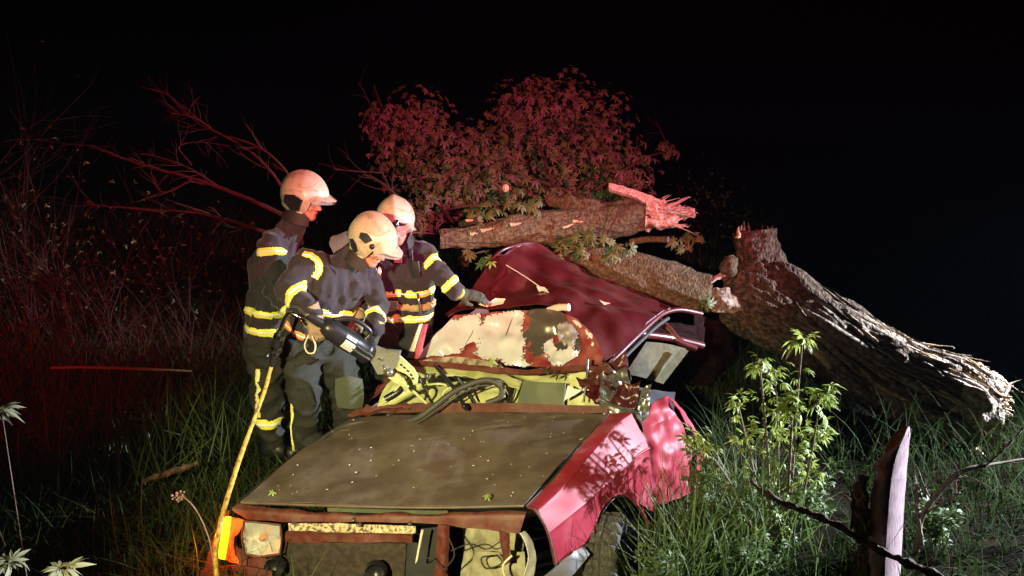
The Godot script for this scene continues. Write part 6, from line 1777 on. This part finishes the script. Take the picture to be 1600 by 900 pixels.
	tube(b, [Vector4(-2.149, 0.052, -4, 0.015), Vector4(-2.028, 0.076, -4.05, 0.019), Vector4(-1.935, 0.092, -4.1, 0.019), Vector4(-1.857, 0.125, -4.1, 0.008)], 8, 24, 0.006, 3.0)
	tag(obj("fallen_stick", b, M.bark), "short dark stick lying in the left grass", "stick")

func dead_limb(t: Node3D, q: Array, n: int) -> void:
	var b := MB.new()
	tube(b, q, 7, q.size() * 6, 0.004, 4.0)
	for k in n * 2:
		var u := rnd(0.25, 0.97)
		var c = along(q, u)
		var d: Vector3 = v3(along(q, minf(u + 0.05, 1.0))) - v3(along(q, maxf(u - 0.05, 0.0)))
		twigs(b, v3(c), d.normalized() + jit(0.75), rnd(0.12, 0.36), c.w * 0.5, 1)
	obj("branch", b, M.twig, t)


# ---------------------------------------------------------------- grass, young plants, weeds
func blade_mesh(w: float, bend: float) -> ArrayMesh:
	var b := MB.new()
	var rows := []
	for j in 6:
		var t := j / 5.0
		var k := w * (1.0 - t * t)
		var c := Vector3(0, t * (1.0 - 0.25 * bend * t), bend * t * t)
		rows.append(PackedVector3Array([c + Vector3(-k, 0, 0), c + Vector3(0, 0, k * 0.4), c + Vector3(k, 0, 0)]))
	b.grid(rows)
	return b.commit()

func in_car(x: float, z: float) -> bool:
	var lo := PackedVector2Array([Vector2(-1.32, -3.5), Vector2(0.40, -3.12), Vector2(1.15, -4.2), Vector2(1.7, -6.0), Vector2(-0.1, -6.4), Vector2(-1.02, -4.5)])
	return Geometry2D.is_point_in_polygon(Vector2(x, z), lo)

func grass_mass(called: String, label: String, m: Material, spots: Array, w: float, bend: float) -> void:
	var mm := MultiMesh.new()
	mm.transform_format = MultiMesh.TRANSFORM_3D
	mm.mesh = blade_mesh(w, bend)
	mm.instance_count = spots.size()
	for i in spots.size():
		var q: Vector4 = spots[i]
		var tilt := Basis.from_euler(Vector3(rng.randfn() * 0.32, rnd(0, TAU), rng.randfn() * 0.32))
		mm.set_instance_transform(i, Transform3D(tilt.scaled_local(Vector3(1, q.w, q.w)), Vector3(q.x, q.y, q.z)))
	var o := MultiMeshInstance3D.new()
	o.name = numbered(called)
	o.multimesh = mm
	o.material_override = m
	add_child(o)
	tag(o, label, "grass", "", "stuff")

func plants() -> void:
	var spots := []
	var dry := []
	var far := []
	for i in 42000:
		var x := rnd(-4.6, 4.6)
		var z := -2.0 - 6.2 * pow(rng.randf(), 1.1)
		if in_car(x, z): continue
		var n := nz.get_noise_2d(x * 14.0, z * 14.0)
		if n < -0.35 and rng.randf() < 0.75: continue
		var h := rnd(0.14, 0.42) * (1.0 + 0.7 * n) * (1.0 if z < -3.0 else 0.7)
		if Vector2(x + 1.5, z + 4.6).length() < 0.35: h *= 0.6
		if x > 1.5 and z > -5.6 and rng.randf() < 0.15: continue
		if x > 0.9 and z > -4.6: h *= 0.62
		if x > 0.38 and x < 0.72 and z > -3.7: h *= 0.35
		(dry if rng.randf() < 0.16 else spots).append(Vector4(x, ground_y(x, z) - 0.01, z, h))
	for i in 14000:
		var z := rnd(-22.0, -8.0)
		var x := rnd(-1.0, 1.0) * (absf(z) * 0.8 + 1.0)
		far.append(Vector4(x, ground_y(x, z) - 0.01, z, rnd(0.2, 0.55)))
	for i in 1600:
		var x := rnd(-5.4, -2.3)
		var z := rnd(-7.2, -4.6)
		dry.append(Vector4(x, ground_y(x, z) - 0.01, z, rnd(0.4, 1.0)))
	grass_mass("grass", "green verge grass round the car and the firefighters", M.blade, spots.slice(0, spots.size() / 2), 0.0032, 0.4)
	grass_mass("bent_grass", "bent and trampled green grass of the verge", M.blade, spots.slice(spots.size() / 2), 0.0036, 0.95)
	grass_mass("dry_grass", "brown dead grass among the green verge", M.dry_blade, dry, 0.003, 0.6)
	grass_mass("far_grass", "dark meadow grass far behind the fallen tree", M.blade, far, 0.006, 0.4)
	var tall := []
	for i in 620:
		var c := [Vector2(0.86, -3.5), Vector2(1.0, -3.6), Vector2(0.78, -3.25), Vector2(1.2, -3.75), Vector2(1.4, -3.9)][i % 5] as Vector2
		var x := c.x + rng.randfn() * 0.12
		var z := c.y + rng.randfn() * 0.17
		if in_car(x, z): continue
		tall.append(Vector4(x, ground_y(x, z) - 0.01, z, rnd(0.30, 0.78)))
	for i in 40:
		var x := rnd(-1.2, 0.3)
		var z := -3.02 + x * 0.1 + rnd(-0.1, 0.15)
		tall.append(Vector4(x, ground_y(x, z) - 0.01, z, rnd(0.25, 0.62)))
	for i in 130:
		var x := rnd(-1.22, -0.98)
		var z := rnd(-4.55, -4.15)
		tall.append(Vector4(x, ground_y(x, z) - 0.01, z, rnd(0.3, 0.6)))
	for i in 260:
		var x := rnd(-3.2, -1.9)
		var z := rnd(-5.4, -4.3)
		tall.append(Vector4(x, ground_y(x, z) - 0.01, z, rnd(0.35, 0.7)))
	grass_mass("tall_grass", "tall bright grass blades in front of the red wing and wheel", M.weed, tall, 0.0045, 0.35)

	# young chestnut shoots at the right
	var t := thing("young_tree", "young sapling with whorled pale green leaves right of the red wing", "sapling", Vector3(1.494, -0.23, -3.8))
	t.set_meta("label", "tall young sapling with whorled pale green leaves right of the red wing")
	var leaves := []
	for k in 5: leaves.append(palmate(5 + k % 3, rnd(0.062, 0.088), rnd(0.4, 2.0), 0.115))
	var stems := [
		[Vector4(1.557, -0.3, -3.85, 0.009), Vector4(1.568, 0.168, -3.86, 0.008), Vector4(1.569, 0.614, -3.88, 0.006), Vector4(1.578, 0.944, -3.9, 0.004)], [Vector4(1.461, -0.27, -3.8, 0.009), Vector4(1.404, 0.273, -3.8, 0.007), Vector4(1.357, 0.636, -3.82, 0.006), Vector4(1.329, 0.84, -3.84, 0.004)],
		[Vector4(1.536, -0.258, -3.78, 0.009), Vector4(1.512, 0.141, -3.76, 0.008), Vector4(1.503, 0.44, -3.76, 0.007), Vector4(1.495, 0.63, -3.76, 0.006)], [Vector4(1.463, -0.29, -3.9, 0.007), Vector4(1.367, 0.149, -3.9, 0.007), Vector4(1.292, 0.418, -3.9, 0.005), Vector4(1.253, 0.569, -3.92, 0.004)],
		[Vector4(1.57, -0.23, -3.8, 0.007), Vector4(1.628, 0.197, -3.8, 0.006), Vector4(1.652, 0.497, -3.8, 0.004), Vector4(1.658, 0.673, -3.8, 0.003)], [Vector4(1.37, -0.209, -3.7, 0.007), Vector4(1.195, 0.155, -3.66, 0.005), Vector4(1.035, 0.393, -3.62, 0.004), Vector4(0.924, 0.509, -3.6, 0.003)],
		[Vector4(1.568, -0.361, -3.95, 0.007), Vector4(1.522, 0.198, -3.96, 0.006), Vector4(1.496, 0.539, -3.98, 0.004), Vector4(1.468, 0.728, -3.98, 0.004)], [Vector4(1.643, -0.319, -3.88, 0.007), Vector4(1.663, 0.07, -3.9, 0.005), Vector4(1.696, 0.295, -3.92, 0.004), Vector4(1.722, 0.41, -3.92, 0.003)]]
	var xfs := []
	for q in stems:
		rod(t, "stem", q, M.pale_twig, 7)
		var top := v3(q[3])
		for i in 9:
			var a := TAU * i / 9.0 + rnd(-0.3, 0.3)
			var d := Vector3(cos(a), rnd(-0.5, 1.1), sin(a))
			xfs.append(leaf_out(top + d * 0.030 + Vector3(0, rnd(-0.04, 0.01), 0), d, rnd(0.45, 1.15)))
		for i in 30:
			var u := rnd(0.15, 0.97)
			var p := v3(along(q, u))
			var a := rnd(0, TAU)
			var d := Vector3(cos(a), rnd(-0.4, 0.8), sin(a))
			xfs.append(leaf_out(p + d * rnd(0.02, 0.07), d, rnd(0.35, 0.85)))
	rod(t, "side_shoot", [Vector4(1.606, 0.563, -3.82, 0.005), Vector4(1.677, 0.622, -3.82, 0.005), Vector4(1.725, 0.702, -3.82, 0.003)], M.pale_twig, 6)
	for i in 3: xfs.append(leaf_out(Vector3(1.719, 0.695, -3.82), Vector3(0.8 - i * 0.5, 0.3, 0.3 * i), 0.9))
	scatter(t, "leaf", leaves, [M.young], xfs, 300)

	# leafy weeds round its foot
	var small := []
	for k in 4: small.append(palmate(3, 0.05, rnd(0.4, 1.0), 0.2))
	var names := ["bushy weed at the foot of the sapling beside the red wing", "low leafy weed in front of the red door, left of the sapling", "leafy weed between the sapling and the pale stake", "short weed at the bottom edge below the wheel", "weed clump below the sapling at the bottom of the picture", "sparse weed right of the pale stake"]
	var at := [Vector4(1.187, 0.146, -3.75, 0.175), Vector4(1.016, 0.408, -3.75, 0.09), Vector4(1.685, 0.096, -3.85, 0.165), Vector4(0.691, 0.061, -3.15, 0.108), Vector4(1.327, -0.05, -3.5, 0.199), Vector4(2.263, 0.076, -3.6, 0.101)]
	for k in at.size():
		var q: Vector4 = at[k]
		var foot := Vector3(q.x, ground_y(q.x, q.z), q.z)
		t = thing("weed", names[k], "weed", foot, "weeds in the foreground")
		xfs = []
		for i in 7:
			var top := v3(q) + Vector3(rnd(-1, 1), rnd(-0.2, 0.9), rnd(-0.7, 0.7)) * q.w
			rod(t, "stem", [v4(foot + Vector3(rnd(-0.04, 0.04), 0, rnd(-0.04, 0.04)), 0.003), v4(foot.lerp(top, 0.6) + jit(0.02), 0.0025), v4(top, 0.0012)], M.weed, 5, 6)
			for j in 26:
				var p := foot.lerp(top, rnd(0.25, 1.0)) + jit(0.018)
				var a := rnd(0, TAU)
				var d := Vector3(cos(a), rnd(0.0, 0.6), sin(a))
				xfs.append(leaf_out(p + d * 0.02, d, rnd(0.6, 1.3)))
		scatter(t, "leaf", small, [M.weed], xfs, 40)

	# leaves poking in at the lower left edge
	names = ["large-leaved shoot with light painted into its pale leaves at the bottom left corner", "leafy shoot with light painted into its pale leaves at the bottom edge right of the corner shoot", "single leaf shoot with light painted into its pale leaves at the left edge"]
	at = [Vector4(-1.878, 0.471, -2.5, 0.019), Vector4(-1.671, 0.445, -2.5, 0.019), Vector4(-2.323, 0.804, -3.2, 0.017)]
	for k in 3:
		var q: Vector4 = at[k]
		var foot := Vector3(q.x, ground_y(q.x, q.z), q.z)
		t = thing("leaf_shoot", names[k], "plant", foot, "leaf shoots at the left")
		rod(t, "stem", [v4(foot, 0.004), v4(v3(q), 0.002)], M.pale_twig, 6, 4)
		xfs = []
		for i in 8:
			var a := TAU * i / 8.0
			var d := Vector3(cos(a), 0.35, sin(a))
			xfs.append(leaf_out(v3(q) + d * 0.015, d, rnd(0.7, 1.0)))
		scatter(t, "leaf", leaves, [M.painted_lit_leaf], xfs, 20)
	# dried seed head on a thin stem
	t = thing("seed_head", "dried pinkish seed head on a thin bent stalk left of the amber lamp", "dried flower", Vector3(-1.478, -0.034, -3.3))
	rod(t, "stalk", [Vector4(-1.466, -0.034, -3.3, 0.003), Vector4(-1.479, 0.104, -3.3, 0.003), Vector4(-1.504, 0.231, -3.28, 0.003), Vector4(-1.531, 0.309, -3.26, 0.003), Vector4(-1.56, 0.348, -3.25, 0.003)], M.seed, 6, 30)
	var b := MB.new()
	for i in 26:
		var p := Vector3(-1.582, 0.341, -3.25) + jit(0.026)
		b.ball(Transform3D(Basis().scaled(Vector3.ONE * rnd(0.004, 0.008)), p), 5)
	obj("seed_cluster", b, M.seed, t)

	# stake of split wood
	t = thing("split_stake", "split stump of pale wood with red light painted in as a pink tone, standing upright in the grass at the lower right", "stump", Vector3(1.773, -0.005, -3.2))
	b = MB.new()
	var rows := [
		[Vector3(1.704, -0.056, -3.2), Vector3(1.717, -0.023, -3.15), Vector3(1.734, 0.003, -3.11), Vector3(1.881, -0.082, -3.24), Vector3(1.848, -0.135, -3.32)],
		[Vector3(1.695, 0.096, -3.2), Vector3(1.708, 0.127, -3.15), Vector3(1.724, 0.151, -3.11), Vector3(1.873, 0.072, -3.24), Vector3(1.839, 0.023, -3.32)],
		[Vector3(1.685, 0.23, -3.2), Vector3(1.699, 0.258, -3.15), Vector3(1.717, 0.281, -3.11), Vector3(1.865, 0.207, -3.24), Vector3(1.829, 0.161, -3.32)],
		[Vector3(1.678, 0.364, -3.2), Vector3(1.693, 0.39, -3.15), Vector3(1.712, 0.411, -3.11), Vector3(1.859, 0.343, -3.24), Vector3(1.823, 0.301, -3.32)],
		[Vector3(1.683, 0.458, -3.2), Vector3(1.695, 0.483, -3.15), Vector3(1.711, 0.503, -3.11), Vector3(1.858, 0.438, -3.24), Vector3(1.825, 0.398, -3.32)],
		[Vector3(1.697, 0.496, -3.2), Vector3(1.702, 0.521, -3.15), Vector3(1.713, 0.54, -3.11), Vector3(1.856, 0.477, -3.24), Vector3(1.831, 0.438, -3.32)],
		[Vector3(1.667, 0.528, -3.2), Vector3(1.689, 0.552, -3.15), Vector3(1.715, 0.571, -3.11), Vector3(1.856, 0.509, -3.24), Vector3(1.815, 0.471, -3.32)],
		[Vector3(1.706, 0.579, -3.2), Vector3(1.711, 0.602, -3.15), Vector3(1.721, 0.621, -3.11), Vector3(1.856, 0.561, -3.24), Vector3(1.836, 0.524, -3.32)],
		[Vector3(1.771, 0.633, -3.2), Vector3(1.749, 0.655, -3.15), Vector3(1.733, 0.673, -3.11), Vector3(1.853, 0.615, -3.24), Vector3(1.868, 0.58, -3.32)],
		[Vector3(1.795, 0.68, -3.2), Vector3(1.77, 0.701, -3.15), Vector3(1.751, 0.719, -3.11), Vector3(1.854, 0.663, -3.24), Vector3(1.881, 0.629, -3.32)],
		[Vector3(1.806, 0.721, -3.2), Vector3(1.78, 0.741, -3.15), Vector3(1.761, 0.758, -3.11), Vector3(1.846, 0.704, -3.24), Vector3(1.882, 0.671, -3.32)]]
	var net := []
	for j in 61:
		var u := j / 60.0
		var row := PackedVector3Array()
		for k in 5:
			var line := []
			for r in rows: line.append(r[k])
			var p: Vector3 = lerp_net(line, u)
			row.append(p + Vector3(1, 0, 0.4) * 0.0035 * nz.get_noise_3dv(p * Vector3(300, 30, 300)) + Vector3(0, 0, 1) * 0.005 * nz.get_noise_3dv(p * Vector3(110, 25, 110)))
		net.append(row)
	b.grid(net, true)
	b.orient(0)
	obj("stump_wood", b, M.stake, t)
	panel(t, "bark", [[Vector3(1.703, -0.109, -3.28), Vector3(1.707, -0.082, -3.24), Vector3(1.722, -0.063, -3.21)], [Vector3(1.68, 0.252, -3.28), Vector3(1.684, 0.274, -3.24), Vector3(1.699, 0.29, -3.21)], [Vector3(1.693, 0.42, -3.29), Vector3(1.694, 0.454, -3.26), Vector3(1.698, 0.467, -3.22)]], M.bark, 14, 30, 0.02, 0.04, 1.6)
	panel(t, "inner_bark", [[Vector3(1.734, 0.554, -3.24), Vector3(1.753, 0.579, -3.2)], [Vector3(1.762, 0.61, -3.26), Vector3(1.793, 0.638, -3.21)], [Vector3(1.819, 0.688, -3.27), Vector3(1.834, 0.707, -3.24)]], M.heart, 6, 12, 0.008, 0.006, 2.0)
	for k in 10: splinter(t, "splinter", Vector3(1.738, 0.554, -3.2).lerp(Vector3(1.828, 0.705, -3.2), k / 9.0) + Vector3(0, -0.01, 0), Vector3(rnd(-0.2, 0.1), 1, 0.1), rnd(0.02, 0.05), 0.005, M.stake)

	# dark fallen branch in front and the dry twigs at the right
	b = MB.new()
	tube(b, [Vector4(1.227, 0.284, -3.55, 0.01), Vector4(1.306, 0.231, -3.5, 0.016), Vector4(1.41, 0.203, -3.42, 0.018), Vector4(1.521, 0.2, -3.3, 0.017), Vector4(1.64, 0.173, -3.15, 0.016), Vector4(1.743, 0.168, -3, 0.017), Vector4(1.886, 0.159, -2.85, 0.016)], 12, 60, 0.010, 3.0)
	tag(obj("fallen_branch", b, M.bark), "dark bark-covered branch lying across the lower right in front of the stake", "branch")
	b = MB.new()
	twigs(b, Vector3(1.599, 0.21, -3.2), Vector3(-0.2, 1, 0.1), 0.3, 0.006, 1)
	tag(obj("dry_twig", b, M.twig), "small upright twig left of the split stake", "twig")
	t = thing("dry_twigs", "pale forked dry branch reaching right from the stake to the picture edge", "branch", Vector3(2.114, 0.023, -3.5))
	for q in [[Vector4(2.1, -0.087, -3.5, 0.013), Vector4(2.106, 0.095, -3.5, 0.013), Vector4(2.147, 0.195, -3.5, 0.013), Vector4(2.242, 0.323, -3.5, 0.013), Vector4(2.321, 0.372, -3.5, 0.01), Vector4(2.494, 0.376, -3.55, 0.008), Vector4(2.708, 0.381, -3.6, 0.007)], [Vector4(2.092, -0.02, -3.45, 0.01), Vector4(2.052, 0.158, -3.45, 0.01), Vector4(2.028, 0.316, -3.45, 0.01)], [Vector4(2.128, 0.131, -3.5, 0.007), Vector4(2.193, 0.222, -3.45, 0.006), Vector4(2.22, 0.29, -3.4, 0.005)], [Vector4(2.41, 0.376, -3.52, 0.005), Vector4(2.516, 0.46, -3.55, 0.005), Vector4(2.634, 0.551, -3.6, 0.003)]]:
		b = MB.new()
		tube(b, q, 8, 30, 0.004, 5.0)
		for k in 5:
			var c = along(q, rnd(0.3, 0.95))
			twigs(b, v3(c), jit(1.0) + Vector3(0.4, 0.6, 0), rnd(0.06, 0.18), c.w * 0.5, 1)
		obj("branch", b, M.pale_twig, t)

	# scrub beyond, left and right
	names = ["dark red-lit thorny scrub at the far left edge", "bare scrub left of the dead branches", "scrub in the middle distance behind the left grass", "low scrub behind the lowest dead branch", "dark scrub right of the leafy crown", "dark scrub behind the broken stub"]
	at = [Vector4(-4.633, 1.3, -7, 1.023), Vector4(-3.863, 0.824, -6.6, 0.634), Vector4(-4.082, 0.337, -6.2, 0.717), Vector4(-3.15, 0.648, -7.2, 0.567), Vector4(2.321, 1.086, -9, 0.464), Vector4(2.95, 0.868, -9.5, 0.492)]
	for k in at.size():
		var q: Vector4 = at[k]
		var foot := Vector3(q.x, ground_y(q.x, q.z), q.z)
		t = thing("scrub_bush", names[k], "bush", foot, "scrub round the verge")
		b = MB.new()
		for i in 12:
			var d := Vector3(rnd(-0.8, 0.8), 1.3, rnd(-0.6, 0.6))
			twigs(b, foot + Vector3(rnd(-0.3, 0.3), 0, rnd(-0.3, 0.3)), d, (q.y - foot.y + q.w) * rnd(0.5, 1.0), 0.006, 2, 0.8)
		obj("stem", b, M.twig, t)
		xfs = []
		for i in 150:
			var p := v3(q) + Vector3(rng.randfn(), rng.randfn(), rng.randfn()) * q.w * 0.5
			xfs.append(leaf_xf(p, jit(1.0) + Vector3(0, 0.5, 0.5), rnd(0, TAU), rnd(0.4, 0.9)))
		scatter(t, "leaf", small, [M.leaf], xfs, 0)

func leaf_out(p: Vector3, d: Vector3, k: float) -> Transform3D:      # stalk end at p, leaflets spreading along d
	var f := d.normalized()
	var r := f.cross(Vector3.UP).normalized()
	return Transform3D(Basis(r, r.cross(f), -f).rotated(f, rnd(-0.9, 0.9)).scaled_local(Vector3.ONE * k), p)

# ---------------------------------------------------------------- small litter on the car
func litter() -> void:
	var leaf := palmate(5, 0.07, 0.5, 0.15)
	var names := ["small fallen leaf caught at the left corner of the car roof", "green leaf at the lower edge of the torn windscreen", "dry leaf wad between the windscreen sill and the engine bay", "second dry leaf wad at the windscreen sill", "small pale sprig near the front left of the bonnet", "pale sprig at the front right of the bonnet"]
	var at := [Vector3(-0.15, 1.089, -5.38), Vector3(-0.14, 0.627, -4.46), Vector3(0.204, 0.594, -4.36), Vector3(0.282, 0.576, -4.34), Vector3(-1.249, 0.186, -3.6), Vector3(-0.124, 0.306, -3.33)]
	for k in 6:
		var o := put("fallen_leaf", leaf, M.young if k != 2 and k != 3 else M.dry_blade)
		o.transform = leaf_xf(at[k] + Vector3(0, 0.012, 0.01), Vector3(0.1 * k - 0.2, 0.8, 0.5), k * 1.3, 1.0 if k != 4 and k != 5 else 0.55)
		tag(o, names[k], "leaf")
	var b := MB.new()
	for i in 90:
		var u := fposmod(0.3 + 0.33 * (i % 4) + rng.randfn() * 0.16, 1.0)
		var v := fposmod(0.55 + 0.27 * (i % 3) + rng.randfn() * 0.2, 1.0)
		var p0: Vector3 = Vector3(-1.401, 0.165, -3.55).lerp(Vector3(0.058, 0.305, -3.25), u)
		var p1: Vector3 = Vector3(-1.016, 0.265, -4.42).lerp(Vector3(0.553, 0.446, -4.05), u)
		var p := p0.lerp(p1, v) + Vector3(0, 0.012 + 0.01 * sin(PI * u), 0)
		var r := rnd(0.0015, 0.004)
		b.ball(Transform3D(Basis.from_euler(Vector3(0, rnd(0, 6), 0)).scaled_local(Vector3(r * rnd(1, 2.4), r * 0.5, r)), p), 4)
	var d := obj("wood_debris", b, M.flake)
	tag(d, "pale wood crumbs and bark bits scattered over the dusty bonnet", "debris", "", "stuff")
	b = MB.new()
	tube(b, [Vector4(-0.803, 0.253, -3.96, 0.004), Vector4(-0.769, 0.266, -4.02, 0.004), Vector4(-0.738, 0.272, -4.06, 0.004)], 5, 8)
	tag(obj("dry_twig", b, M.flake), "short dry twig lying on the left of the bonnet", "twig")
